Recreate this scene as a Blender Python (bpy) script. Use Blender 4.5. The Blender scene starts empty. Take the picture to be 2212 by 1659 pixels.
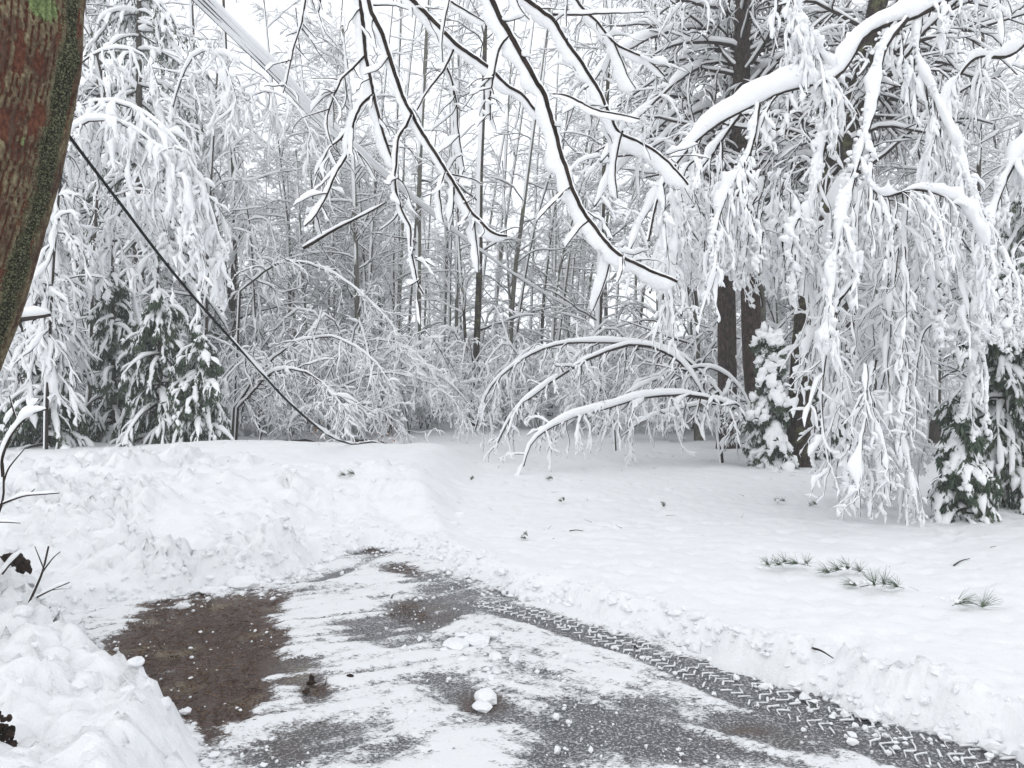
import bpy, math
import numpy as np
from math import radians

# ------------------------------------------------------------------ camera, sky, light
scene = bpy.context.scene
C = scene.collection
CAMZ = 1.7
cam_d = bpy.data.cameras.new('camera')
cam = bpy.data.objects.new('camera', cam_d)
C.objects.link(cam)
cam.location = (0, 0, CAMZ)
cam.rotation_euler = (radians(90), 0, 0)
cam_d.sensor_width = 36
cam_d.lens = 36 * 1640 / 2212
cam_d.clip_start = 0.05
cam_d.clip_end = 2000
scene.camera = cam

SUN_EL, SUN_AZ = radians(34), radians(-160)
world = bpy.data.worlds.new('World')
scene.world = world
world.use_nodes = True
wn, wl = world.node_tree.nodes, world.node_tree.links
wn.clear()
wo = wn.new('ShaderNodeOutputWorld')
bg = wn.new('ShaderNodeBackground')
sky = wn.new('ShaderNodeTexSky')
sky.sky_type = 'NISHITA'
sky.sun_disc = False
sky.sun_elevation = SUN_EL
sky.sun_rotation = SUN_AZ
mixw = wn.new('ShaderNodeMix')
mixw.data_type = 'RGBA'
mixw.inputs[0].default_value = 0.93            # thick even cloud over the sky
mixw.inputs[7].default_value = (9.0, 9.25, 9.6, 1)
wl.new(sky.outputs[0], mixw.inputs[6])
wl.new(mixw.outputs[2], bg.inputs[0])
bg.inputs[1].default_value = 0.145
wl.new(bg.outputs[0], wo.inputs[0])

sun_d = bpy.data.lights.new('sun', 'SUN')
sun_d.energy = 0.5
sun_d.angle = radians(70)
sun_d.color = (1.0, 0.98, 0.95)
sun = bpy.data.objects.new('sun', sun_d)
C.objects.link(sun)
sun.rotation_euler = (radians(90) - SUN_EL, 0, radians(-20))
sun.location = (0, 0, 30)

scene.view_settings.view_transform = 'Standard'
scene.view_settings.look = 'None'
scene.view_settings.gamma = 1
scene.view_settings.use_curve_mapping = False
scene.view_settings.exposure = -0.05
scene.render.engine = 'CYCLES'
scene.cycles.max_bounces = 10
scene.cycles.diffuse_bounces = 9
scene.cycles.volume_bounces = 1

# ------------------------------------------------------------------ helpers
UP = np.array([0, 0, 1.0])
WIND_R = np.array([-1.3, -0.25, 0.0])
WIND = np.array([-0.6, -0.4, 0.0])


def P(px, py, d):
    """point at depth d (m) seen at picture position px, py (2212 x 1659)"""
    return np.array([(px - 1106) / 1640 * d, d, CAMZ - (py - 829.5) / 1640 * d])


def G(px, py, z=0.0):
    d = (CAMZ - z) * 1640 / (py - 829.5)
    return np.array([(px - 1106) / 1640 * d, d, z])


def nrm(v):
    return v / (np.linalg.norm(v, axis=-1, keepdims=True) + 1e-9)


def smooth(x, a, b):
    t = np.clip((x - a) / (b - a), 0, 1)
    return t * t * (3 - 2 * t)


def _hash(ix, iy, s):
    h = (ix.astype(np.int64) * 374761393 + iy.astype(np.int64) * 668265263 + s * 1442695041) & 0xffffffff
    h = ((h ^ (h >> 13)) * 1274126177) & 0xffffffff
    return ((h ^ (h >> 16)) & 0xffff) / 65535.0


def vnoise(x, y, s=0):
    ix, iy = np.floor(x), np.floor(y)
    fx, fy = x - ix, y - iy
    fx = fx * fx * fx * (fx * (fx * 6 - 15) + 10)
    fy = fy * fy * fy * (fy * (fy * 6 - 15) + 10)
    a, b = _hash(ix, iy, s), _hash(ix + 1, iy, s)
    c, d = _hash(ix, iy + 1, s), _hash(ix + 1, iy + 1, s)
    return (a * (1 - fx) + b * fx) * (1 - fy) + (c * (1 - fx) + d * fx) * fy


def fbm(x, y, s=0, o=4, g=0.5):
    v, a, t = 0, 1.0, 0
    for i in range(o):
        v = v + a * vnoise(x, y, s + i * 17)
        t += a
        a *= g
        x, y = x * 2.03 + 3.1, y * 2.03 + 1.7
    return v / t


def worley(x, y, s=0):
    """returns F1 distance and the cell's random value"""
    ix, iy = np.floor(x), np.floor(y)
    best = np.full(x.shape, 9.0)
    val = np.zeros(x.shape)
    for dx in (-1, 0, 1):
        for dy in (-1, 0, 1):
            cx, cy = ix + dx, iy + dy
            px = cx + _hash(cx, cy, s)
            py = cy + _hash(cx, cy, s + 5)
            d = np.hypot(px - x, py - y)
            m = d < best
            best = np.where(m, d, best)
            val = np.where(m, _hash(cx, cy, s + 9), val)
    return best, val


class MB:
    """collects numpy vertices and quads, links them as one mesh object"""

    def __init__(self):
        self.v, self.f, self.n = [], [], 0
        self.t = []

    def add(self, v, quads=None, tris=None):
        v = np.asarray(v, dtype=np.float32).reshape(-1, 3)
        if quads is not None and len(quads):
            self.f.append(np.asarray(quads, dtype=np.int64).reshape(-1, 4) + self.n)
        if tris is not None and len(tris):
            self.t.append(np.asarray(tris, dtype=np.int64).reshape(-1, 3) + self.n)
        self.v.append(v)
        self.n += len(v)

    def mesh(self, name, mat, smoothed=True, uv=None):
        v = np.concatenate(self.v) if self.v else np.zeros((0, 3), np.float32)
        q = np.concatenate(self.f) if self.f else np.zeros((0, 4), np.int64)
        t = np.concatenate(self.t) if self.t else np.zeros((0, 3), np.int64)
        me = bpy.data.meshes.new(name)
        me.vertices.add(len(v))
        me.vertices.foreach_set('co', v.ravel())
        nl = q.size + t.size
        me.loops.add(nl)
        me.loops.foreach_set('vertex_index', np.concatenate([q.ravel(), t.ravel()]).astype(np.int32))
        me.polygons.add(len(q) + len(t))
        st = np.concatenate([np.arange(len(q)) * 4, len(q) * 4 + np.arange(len(t)) * 3]).astype(np.int32)
        me.polygons.foreach_set('loop_start', st)
        me.polygons.foreach_set('use_smooth', np.full(len(st), smoothed))
        if uv is not None:
            lay = me.uv_layers.new(name='UVMap')
            li = np.concatenate([q.ravel(), t.ravel()])
            lay.data.foreach_set('uv', uv[li].astype(np.float32).ravel())
        me.update(calc_edges=True)
        me.validate()
        me.materials.append(mat)
        return me

    def obj(self, name, mat, parent=None, smoothed=True, uv=None):
        o = bpy.data.objects.new(name, self.mesh(name, mat, smoothed, uv))
        C.objects.link(o)
        if parent is not None:
            if name in ('twigs', 'branches', 'foliage', 'needles', 'snow_cover', 'hanging_twigs', 'hanging_snow'): o['kind'] = 'stuff'
            o.parent = parent
            o.location = -np.array(parent.location) if parent.type == 'EMPTY' else (0, 0, 0)
        return o


def tag(o, label=None, cat=None, group=None, kind=None):
    if label: o['label'] = label
    if cat: o['category'] = cat
    if group: o['group'] = group
    if kind: o['kind'] = kind
    return o


def thing(name, label, cat, loc=(0, 0, 0), group=None):
    o = bpy.data.objects.new(name, None)
    C.objects.link(o)
    o.location = tuple(float(a) for a in loc)
    o.empty_display_size = 0.2
    return tag(o, label, cat, group)


def copy_tree(o, loc, rz, sc, label=None):
    r = o.copy()
    C.objects.link(r)
    r.location = loc
    r.rotation_euler = (0, 0, rz)
    r.scale = (sc, sc, sc)
    if label: r['label'] = label
    for ch in o.children:
        c = ch.copy()
        C.objects.link(c)
        c.parent = r
        for g in ch.children:
            d = g.copy()
            C.objects.link(d)
            d.parent = c
    return r


# ------------------------------------------------------------------ materials
def mat_new(name):
    m = bpy.data.materials.new(name)
    m.use_nodes = True
    n, l = m.node_tree.nodes, m.node_tree.links
    n.clear()
    out = n.new('ShaderNodeOutputMaterial')
    b = n.new('ShaderNodeBsdfPrincipled')
    l.new(b.outputs[0], out.inputs[0])
    b.inputs['Roughness'].default_value = 0.9
    b.inputs['Specular IOR Level'].default_value = 0.2
    return m, n, l, b


def tex_noise(n, l, scale, detail=3, rough=0.55, vec=None):
    t = n.new('ShaderNodeTexNoise')
    t.inputs['Scale'].default_value = scale
    t.inputs['Detail'].default_value = detail
    t.inputs['Roughness'].default_value = rough
    if vec is not None: l.new(vec, t.inputs['Vector'])
    return t


def mapping(n, l, scale=(1, 1, 1), rot=(0, 0, 0), src='Object'):
    tc = n.new('ShaderNodeTexCoord')
    mp = n.new('ShaderNodeMapping')
    mp.inputs['Scale'].default_value = scale
    mp.inputs['Rotation'].default_value = rot
    l.new(tc.outputs[src], mp.inputs['Vector'])
    return mp.outputs[0]


def ramp(n, l, fac, stops):
    r = n.new('ShaderNodeValToRGB')
    e = r.color_ramp.elements
    while len(e) > 1: e.remove(e[0])
    e[0].position, e[0].color = stops[0][0], (*stops[0][1], 1)
    for p, c in stops[1:]:
        k = e.new(p)
        k.color = (*c, 1)
    l.new(fac, r.inputs[0])
    return r.outputs[0]


def mixc(n, l, fac, a, b):
    m = n.new('ShaderNodeMix')
    m.data_type = 'RGBA'
    for s, i in ((fac, 0), (a, 6), (b, 7)):
        if isinstance(s, (int, float)): m.inputs[i].default_value = s
        elif isinstance(s, tuple): m.inputs[i].default_value = (*s, 1)
        else: l.new(s, m.inputs[i])
    return m.outputs[2]


def math_n(n, l, op, a, b=None, clamp=False):
    m = n.new('ShaderNodeMath')
    m.operation = op
    m.use_clamp = clamp
    for i, s in enumerate((a, b)):
        if s is None: continue
        if isinstance(s, (int, float)): m.inputs[i].default_value = s
        else: l.new(s, m.inputs[i])
    return m.outputs[0]


def bump(n, l, b, h, strength, dist):
    k = n.new('ShaderNodeBump')
    k.inputs['Strength'].default_value = strength
    k.inputs['Distance'].default_value = dist
    l.new(h, k.inputs['Height'])
    l.new(k.outputs[0], b.inputs['Normal'])


def snow_mat(name, s1, s2, dist, col=(0.925, 0.93, 0.935)):
    m, n, l, b = mat_new(name)
    v = mapping(n, l)
    n1 = tex_noise(n, l, s1, 5, 0.6, v)
    n2 = tex_noise(n, l, s2, 3, 0.6, v)
    h = math_n(n, l, 'ADD', n1.outputs[0], math_n(n, l, 'MULTIPLY', n2.outputs[0], 0.35))
    bump(n, l, b, h, 0.7, dist)
    c = mixc(n, l, n1.outputs[0], (col[0] * .97, col[1] * .975, col[2] * .985), col)
    l.new(c, b.inputs['Base Color'])
    b.inputs['Roughness'].default_value = 0.75
    return m


M = {}
M['ground_snow'] = snow_mat('ground_snow', 9, 60, 0.02, (.81, .816, .824))
M['branch_snow'] = snow_mat('branch_snow', 22, 90, 0.012)
M['far_snow'] = snow_mat('far_snow', 10, 40, 0.01)

m, n, l, b = mat_new('dark_bark')
v = mapping(n, l, (1, 1, 0.25))
nz = tex_noise(n, l, 30, 5, 0.65, v)
l.new(ramp(n, l, nz.outputs[0], [(0.35, (0.025, 0.021, 0.018)), (0.55, (0.07, 0.058, 0.048)), (0.75, (0.15, 0.13, 0.11))]), b.inputs['Base Color'])
bump(n, l, b, nz.outputs[0], 0.8, 0.02)
M['bark'] = m

m, n, l, b = mat_new('twig_bark')
nz = tex_noise(n, l, 12, 3, 0.6, mapping(n, l))
l.new(ramp(n, l, nz.outputs[0], [(0.35, (0.018, 0.014, 0.012)), (0.7, (0.055, 0.042, 0.036))]), b.inputs['Base Color'])
M['twig'] = m

m, n, l, b = mat_new('grey_bark')
v = mapping(n, l, (1, 1, 0.4))
nz = tex_noise(n, l, 26, 5, 0.7, v)
n2 = tex_noise(n, l, 5, 4, 0.7, mapping(n, l))
base = ramp(n, l, nz.outputs[0], [(0.35, (0.05, 0.046, 0.04)), (0.6, (0.16, 0.15, 0.13)), (0.8, (0.26, 0.25, 0.22))])
lich = ramp(n, l, n2.outputs[0], [(0.5, (0, 0, 0)), (0.62, (1, 1, 1))])
l.new(mixc(n, l, math_n(n, l, 'MULTIPLY', lich, 0.7), base, (0.16, 0.17, 0.11)), b.inputs['Base Color'])
bump(n, l, b, nz.outputs[0], 0.8, 0.02)
M['grey_bark'] = m

m, n, l, b = mat_new('lichen_bark')
v = mapping(n, l, (1, 1, 0.3))
nz = tex_noise(n, l, 24, 6, 0.7, v)
n2 = tex_noise(n, l, 6, 6, 0.75, mapping(n, l))
base = ramp(n, l, nz.outputs[0], [(0.38, (0.010, 0.008, 0.007)), (0.55, (0.045, 0.032, 0.026)), (0.75, (0.12, 0.095, 0.085))])
lich = ramp(n, l, n2.outputs[0], [(0.52, (0, 0, 0)), (0.6, (1, 1, 1))])
l.new(mixc(n, l, math_n(n, l, 'MULTIPLY', lich, 0.75), base, (0.12, 0.13, 0.055)), b.inputs['Base Color'])
bump(n, l, b, nz.outputs[0], 1.0, 0.03)
M['lichen_bark'] = m

m, n, l, b = mat_new('evergreen_needles')
oi = n.new('ShaderNodeObjectInfo')
nz = tex_noise(n, l, 3, 4, 0.6, mapping(n, l))
l.new(ramp(n, l, nz.outputs[0], [(0.3, (0.032, 0.048, 0.036)), (0.5, (0.062, 0.088, 0.060)), (0.7, (0.11, 0.14, 0.095))]), b.inputs['Base Color'])
b.inputs['Roughness'].default_value = 0.6
M['needles'] = m

m, n, l, b = mat_new('pine_sprig_needles')
nz = tex_noise(n, l, 18, 3, 0.6, mapping(n, l))
l.new(ramp(n, l, nz.outputs[0], [(0.3, (0.05, 0.085, 0.05)), (0.6, (0.12, 0.17, 0.10)), (0.8, (0.22, 0.27, 0.19))]), b.inputs['Base Color'])
b.inputs['Roughness'].default_value = 0.5
M['sprig'] = m

m, n, l, b = mat_new('black_rubber')
nz = tex_noise(n, l, 40, 2, 0.5, mapping(n, l))
l.new(ramp(n, l, nz.outputs[0], [(0.3, (0.012, 0.012, 0.013)), (0.7, (0.022, 0.022, 0.022))]), b.inputs['Base Color'])
b.inputs['Roughness'].default_value = 0.85
b.inputs['Specular IOR Level'].default_value = 0.1
M['rubber'] = m

m, n, l, b = mat_new('dead_leaf')
nz = tex_noise(n, l, 30, 2, 0.5, mapping(n, l))
l.new(ramp(n, l, nz.outputs[0], [(0.3, (0.20, 0.07, 0.025)), (0.7, (0.42, 0.22, 0.10))]), b.inputs['Base Color'])
M['leaf'] = m

m, n, l, b = mat_new('needle_litter')
nz = tex_noise(n, l, 60, 3, 0.7, mapping(n, l))
l.new(ramp(n, l, nz.outputs[0], [(0.32, (0.02, 0.011, 0.008)), (0.5, (0.075, 0.042, 0.028)), (0.68, (0.26, 0.18, 0.11))]), b.inputs['Base Color'])
M['litter'] = m

m, n, l, b = mat_new('dark_red_bark')
v = mapping(n, l, (1, 1, 0.35))
nz = tex_noise(n, l, 22, 6, 0.75, v)
n2 = tex_noise(n, l, 14, 6, 0.8, mapping(n, l))
base = ramp(n, l, nz.outputs[0], [(0.38, (0.010, 0.007, 0.006)), (0.52, (0.05, 0.032, 0.027)), (0.68, (0.13, 0.09, 0.078))])
lich = ramp(n, l, n2.outputs[0], [(0.6, (0, 0, 0)), (0.66, (1, 1, 1))])
l.new(mixc(n, l, math_n(n, l, 'MULTIPLY', lich, 0.7), base, (0.17, 0.16, 0.09)), b.inputs['Base Color'])
bump(n, l, b, nz.outputs[0], 1.0, 0.04)
M['dark_red_bark'] = m

m, n, l, b = mat_new('dark_earth')
nz = tex_noise(n, l, 25, 5, 0.7, mapping(n, l))
l.new(ramp(n, l, nz.outputs[0], [(0.35, (0.008, 0.006, 0.005)), (0.7, (0.06, 0.035, 0.024))]), b.inputs['Base Color'])
bump(n, l, b, nz.outputs[0], 1, 0.03)
M['earth'] = m


# ------------------------------------------------------------------ tubes, growth, snow
def tube(mb, Pn, A, B, ra, rb, sides, phase=0.0, jit=None):
    """Pn (N,K,3) centres; A,B (N,K,3) ring axes; ra, rb (N,K) radii"""
    N, K = Pn.shape[:2]
    th = np.arange(sides) / sides * 2 * np.pi + phase
    c, s = np.cos(th), np.sin(th)
    ca = ra[..., None] * c
    sb = rb[..., None] * s
    if jit is not None:
        ca, sb = ca * jit, sb * jit
    V = Pn[:, :, None, :] + A[:, :, None, :] * ca[..., None] + B[:, :, None, :] * sb[..., None]
    idx = np.arange(N * K * sides).reshape(N, K, sides)
    a = idx[:, :-1, :]
    b_ = np.roll(a, -1, axis=2)
    d = idx[:, 1:, :]
    c_ = np.roll(d, -1, axis=2)
    q = np.stack([a, b_, c_, d], -1).reshape(-1, 4)
    mb.add(V, q)


def tangents(Pn):
    T = np.empty_like(Pn)
    T[:, 1:-1] = Pn[:, 2:] - Pn[:, :-2]
    T[:, 0] = Pn[:, 1] - Pn[:, 0]
    T[:, -1] = Pn[:, -1] - Pn[:, -2]
    return nrm(T)


def frame(T, U):
    O = U - (U * T).sum(-1, keepdims=True) * T
    ln = np.linalg.norm(O, axis=-1, keepdims=True)
    alt = np.array([0.3, -0.9, 0.1])
    alt = alt - (alt * T).sum(-1, keepdims=True) * T
    O = nrm(np.where(ln < 0.08, alt, O))
    return O, np.cross(T, O)


def wood(mb, Pn, R, sides=4):
    T = tangents(Pn)
    O, W = frame(T, np.broadcast_to(np.array([0.11, 0.2, 1.0]), T.shape))
    tube(mb, Pn, O, W, R, R, sides)


def snow(mb, rng, Pn, R, S, sides=5, wind=WIND, ah=1.15, aw=0.85, lump=0.35, keep=1.0, steep=0.5, cover=0.85, U=None, jit=0.0, gaps=0.0):
    """snow lying on (and plastered to the windward side of) wood; S (N,) or scalar thickness"""
    N, K = Pn.shape[:2]
    if keep < 1:
        sel = rng.random(N) < keep
        Pn, R = Pn[sel], R[sel]
        S = S[sel] if np.ndim(S) else S
        N = len(Pn)
        if N == 0: return
    T = tangents(Pn)
    Uv = np.broadcast_to((UP + wind) if U is None else U, T.shape)
    O, W = frame(T, Uv)
    horiz = np.sqrt(np.clip(1 - T[..., 2] ** 2, 0, 1))
    S = np.broadcast_to(np.reshape(S, (-1, 1)) if np.ndim(S) else S, (N, K)) * (steep + (1 - steep) * horiz)
    k = np.linspace(0, 1, K)
    prof = np.clip(np.minimum(k * 6 + 0.35, (1 - k) * 5 + 0.03), 0, 1) ** 0.6
    nz = rng.normal(0, 1, (N, K))
    nz[:, 1:-1] = (nz[:, 1:-1] * 1.2 + nz[:, 2:] * .5 + nz[:, :-2] * .5) / 1.3
    if K >= 12:
        nz[:, 1:-1] = (nz[:, 1:-1] + nz[:, 2:] + nz[:, :-2]) / 2.0
    s = S * prof * np.clip(1 + lump * nz, 0.15, 2.2)
    if gaps > 0:
        u_ = np.linspace(0, K / 3.5, K)[None] + rng.uniform(0, 99, (N, 1))
        s = s * (1 - gaps * (1 - smooth(vnoise(u_, u_ * 0 + 3.3, 8), .22, .42)))
    cen = Pn + O * (R * 0.7 + s * cover)[..., None]
    jm = None
    if jit > 0:
        jm = 1 + rng.normal(0, jit, (N, K, sides))
    tube(mb, cen, O, W, s * ah, s * aw + R * 0.35, sides, math.pi / 4, jm)


def grow(rng, base, dirs, length, r0, K, droop=0.1, wig=0.12, tip=0.35, up=0.0):
    N = len(base)
    Pn = np.empty((N, K, 3))
    Pn[:, 0] = base
    d = nrm(dirs)
    step = (length / (K - 1))[:, None]
    for i in range(1, K):
        dr = np.reshape(droop, (-1, 1)) if np.ndim(droop) else droop
        d = d + rng.normal(0, wig, (N, 3)) + np.array([0, 0, -1.0]) * dr + np.array([0, 0, 1.0]) * up
        d = nrm(d)
        Pn[:, i] = Pn[:, i - 1] + d * step
    R = r0[:, None] * np.linspace(1, tip, K)[None, :]
    return Pn, R


def kids(rng, Pn, R, n, t0=0.2, t1=1.0, ang=(35, 65), lf=0.5, rf=0.6, plane=None, taper=0.5, jitl=0.35, bias=None):
    N, K = Pn.shape[:2]
    t = rng.uniform(t0, t1, (N, n))
    f = t * (K - 1)
    i = np.clip(np.floor(f).astype(int), 0, K - 2)
    w = (f - i)[..., None]
    ar = np.arange(N)[:, None]
    base = Pn[ar, i] * (1 - w) + Pn[ar, i + 1] * w
    T = nrm(Pn[ar, i + 1] - Pn[ar, i])
    rad = R[ar, i] * (1 - w[..., 0]) + R[ar, i + 1] * w[..., 0]
    rnd = rng.normal(0, 1, (N, n, 3))
    if plane is not None:
        rnd = rnd * plane
    perp = nrm(rnd - (rnd * T).sum(-1, keepdims=True) * T)
    a = np.radians(rng.uniform(ang[0], ang[1], (N, n)))[..., None]
    d = T * np.cos(a) + perp * np.sin(a)
    if bias is not None: d = nrm(d + bias)
    plen = np.linalg.norm(np.diff(Pn, axis=1), axis=2).sum(1)[:, None]
    L = plen * lf * (1 - taper * t) * rng.uniform(1 - jitl, 1 + jitl, (N, n))
    return base.reshape(-1, 3), d.reshape(-1, 3), L.ravel(), (rad * rf).ravel()


def cr(pts, K):
    """smooth curve through points (Catmull-Rom), K samples evenly along it"""
    p = np.asarray(pts, float)
    if len(p) == 2:
        return p[0] + (p[1] - p[0]) * np.linspace(0, 1, K)[:, None]
    q = np.vstack([2 * p[0] - p[1], p, 2 * p[-1] - p[-2]])
    out = []
    for i in range(1, len(q) - 2):
        t = np.linspace(0, 1, 12, endpoint=False)[:, None]
        a, b_, c_, d = q[i - 1], q[i], q[i + 1], q[i + 2]
        out.append(0.5 * ((2 * b_) + (-a + c_) * t + (2 * a - 5 * b_ + 4 * c_ - d) * t ** 2 + (-a + 3 * b_ - 3 * c_ + d) * t ** 3))
    out = np.vstack(out + [p[-1:]])
    s = np.concatenate([[0], np.cumsum(np.linalg.norm(np.diff(out, axis=0), axis=1))])
    u = np.linspace(0, s[-1], K)
    return np.stack([np.interp(u, s, out[:, j]) for j in range(3)], 1)


def path(px, d, K):
    """picture polyline + depth (scalar, or start/end) -> (1,K,3)"""
    if np.ndim(d) == 0: d = (d, d)
    dd = np.interp(np.linspace(0, 1, len(px)), np.linspace(0, 1, len(d)), d)
    return cr([P(x, y, k) for (x, y), k in zip(px, dd)], K)[None]


# ------------------------------------------------------------------ ground
DRIVE_PX = [(450, 1900), (440, 1740), (432, 1630), (372, 1560), (275, 1505), (205, 1450), (150, 1400), (100, 1345),
            (180, 1330), (260, 1305), (330, 1298), (400, 1290), (440, 1275), (560, 1262), (640, 1245), (700, 1215), (760, 1195),
            (800, 1185), (860, 1188), (960, 1215), (1040, 1262), (1100, 1285), (1160, 1297), (1250, 1318), (1340, 1350),
            (1440, 1385), (1530, 1425), (1640, 1462), (1780, 1512), (1900, 1560), (2030, 1590), (2212, 1650), (2400, 1750), (2600, 1900)]
DRIVE = np.array([G(x, y)[:2] for x, y in DRIVE_PX] + [(1.6, -6.0), (-1.3, -6.0)])


def sdist(x, y, poly):
    """signed distance, positive outside"""
    d = np.full(x.shape, 1e9)
    inside = np.zeros(x.shape, bool)
    n_ = len(poly)
    for i in range(n_):
        a, b_ = poly[i], poly[(i + 1) % n_]
        e = b_ - a
        t = np.clip(((x - a[0]) * e[0] + (y - a[1]) * e[1]) / (e @ e), 0, 1)
        d = np.minimum(d, np.hypot(x - a[0] - t * e[0], y - a[1] - t * e[1]))
        c = ((a[1] > y) != (b_[1] > y)) & (x < (b_[0] - a[0]) * (y - a[1]) / (b_[1] - a[1] + 1e-12) + a[0])
        inside ^= c
    return np.where(inside, -d, d)


def ground_h(x, y, fine=True):
    s = sdist(x, y, DRIVE)
    s = s + 0.13 * (fbm(x * 2.2, y * 2.2, 3, 3) - 0.5) * 2 + (0.07 * (fbm(x * 8, y * 8, 8, 4, .6) - .5) * 2 if fine else 0)
    # zones: right field, back-left pile, front-left pile
    left = smooth(-x - 0.1 * (y - 8), 1.0, 2.1)              # 1 on the left
    left = np.maximum(left, smooth(y, 7.2, 8.2) * smooth(-x, 0.5, 1.6))
    front = smooth(6.1 - y, 0, 0.9) * left
    back = left * (1 - front)
    right = 1 - left
    far = smooth(y, 14.5, 17.5)
    back_h = 0.56 * (1 - far) + 0.22 * far
    w = right * 0.2 + back * 3.0 + front * 0.32
    Hh = right * 0.15 + back * back_h + front * 0.30
    h = Hh * np.clip(smooth(s, -0.02, 1.0 * w), 0, 1) ** 0.8
    # quick first rise of the pile face on the left
    h = np.maximum(h, left * 0.16 * smooth(s, 0, 0.22))
    # crumbled lip along the right-hand cut
    lip = right * np.exp(-((s - 0.16) / 0.14) ** 2) * smooth(fbm(x * .8, y * .8, 35, 2), .25, .7)
    wl, wv = worley(x * 4.2, y * 4.2, 4)
    wl2, wv2 = worley(x * 9.5, y * 9.5, 14)
    wl3, wv3 = worley(x * 19, y * 19, 24)
    rg = np.abs(fbm(x * 6, y * 6, 131, 4, .6) - .5) * 2
    rg2 = np.abs(fbm(x * 14, y * 14, 151, 3, .6) - .5) * 2
    lumps = (0.55 - wl) * 0.05 + (wv - .4) * 0.08 + (0.5 - wl2) * 0.02 + (wv2 - .5) * 0.03 + (0.3 - rg) * .16 + (.3 - rg2) * .06 + ((0.5 - wl3) * 0.012 + (wv3 - .5) * .022 if fine else 0)
    h = h + lip * (0.05 + 1.1 * lumps * (0.4 + fbm(x * 1.1, y * 1.1, 31, 2)))
    churn = left * smooth(s, 0.0, 0.25) * (1 - smooth(y + 0.25 * x, 9.6, 11.2)) * smooth(fbm(x * .9, y * .9, 77, 3), .1, .36)
    bl, bv = worley(x * 1.7 + .3 * fbm(x * 3, y * 3, 5), y * 1.7, 44)
    h = h + churn * np.maximum(.35 + 1.3 * smooth(fbm(x * .7, y * .9, 201, 2), .3, .65), 1.05 * front) * (lumps * 0.95 + (0.6 - bl) * 0.12 + (bv - .5) * .1)
    # soft relief of lying snow
    out = smooth(s, 0.1, 0.6)
    h = h + out * (0.10 * (fbm(x * .35, y * .35, 61, 3) - .5) + 0.02 * (fbm(x * 5, y * 5, 71, 3) - .5) * 2 + .05 * (fbm(x * 1.3, y * 1.3, 73, 2) - .5))
    # dimples where snow fell from branches
    dl, dv = worley(x * 5.5, y * 4, 91)
    h = h - right * out * (dv > 0.35) * 0.03 * np.exp(-(dl / 0.22) ** 2)
    dl, dv = worley(x * 1.3, y * 1.1, 95)
    h = h - right * out * (dv > 0.6) * 0.10 * np.exp(-(dl / 0.085) ** 2)
    # smooth mound top left, its far edge drops to the path
    h = h + 0.16 * np.exp(-((x + 4.5) / 1.9) ** 2 - ((y - 13.0) / 1.5) ** 2)
    # mound on the right edge, then an added rise to brighten the wood's gaps
    h = h + 0.28 * np.exp(-((x - 6.6) / 1.5) ** 2 - ((y - 6.6) / 1.5) ** 2) * (1 + 1.2 * lumps)
    h = h + 0.035 * np.clip(y - 24, 0, 26) + 0.13 * np.clip(y - 48, 0, 200) * smooth(y, 44, 70)
    h = np.where(s < -0.02, -0.06, h)
    return h


def axis(segs):
    out = [segs[0][0]]
    for a, b_, st in segs:
        k = max(1, int(round((b_ - a) / st)))
        out += list(a + (b_ - a) * (np.arange(k) + 1) / k)
    return np.array(out)


def grid_mb(xs, ys, z):
    X, Y = np.meshgrid(xs, ys)
    mb = MB()
    ny, nx = X.shape
    i = np.arange(nx * ny).reshape(ny, nx)
    q = np.stack([i[:-1, :-1], i[:-1, 1:], i[1:, 1:], i[1:, :-1]], -1).reshape(-1, 4)
    return X, Y, mb, q


xs = axis([(-96, -60, 6), (-60, -12, 2), (-12, -6.2, 0.12), (-6.2, 6.2, 0.042), (6.2, 14, 0.12), (14, 60, 2), (60, 96, 6)])
ys = axis([(-20, -4, 4), (-4, 2.2, 0.2), (2.2, 8.6, 0.034), (8.6, 14, 0.07), (14, 30, 0.2), (30, 80, 2), (80, 120, 8)])
X, Y, mb, q = grid_mb(xs, ys, None)
Z = ground_h(X, Y)
mb.add(np.stack([X, Y, Z], -1), q)
g = mb.obj('snow_ground', M['ground_snow'])
tag(g, kind='structure')

# ------------------------------------------------------------------ driveway
DX = axis([(-5.4, 4.6, 0.032)])
DY = axis([(-5, 2.3, 0.2), (2.3, 8.6, 0.027)])
X, Y, mb, q = grid_mb(DX, DY, None)
Yc = np.maximum(Y, 1.2)
px = 1106 + 1640 * X / Yc
py = 829.5 + 1640 * CAMZ / Yc
cover = np.full(X.shape, 0.74)
dirt = np.zeros(X.shape)


def patch(cx, cy, rx, ry, k, rot=0, arr=None):
    """bare patch around the ground point seen at cx, cy"""
    c_, s_ = math.cos(radians(rot)), math.sin(radians(rot))
    u = ((px - cx) * c_ + (py - cy) * s_) / rx
    v_ = (-(px - cx) * s_ + (py - cy) * c_) / ry
    return k * np.exp(-(u * u + v_ * v_) ** 1.3)


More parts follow.
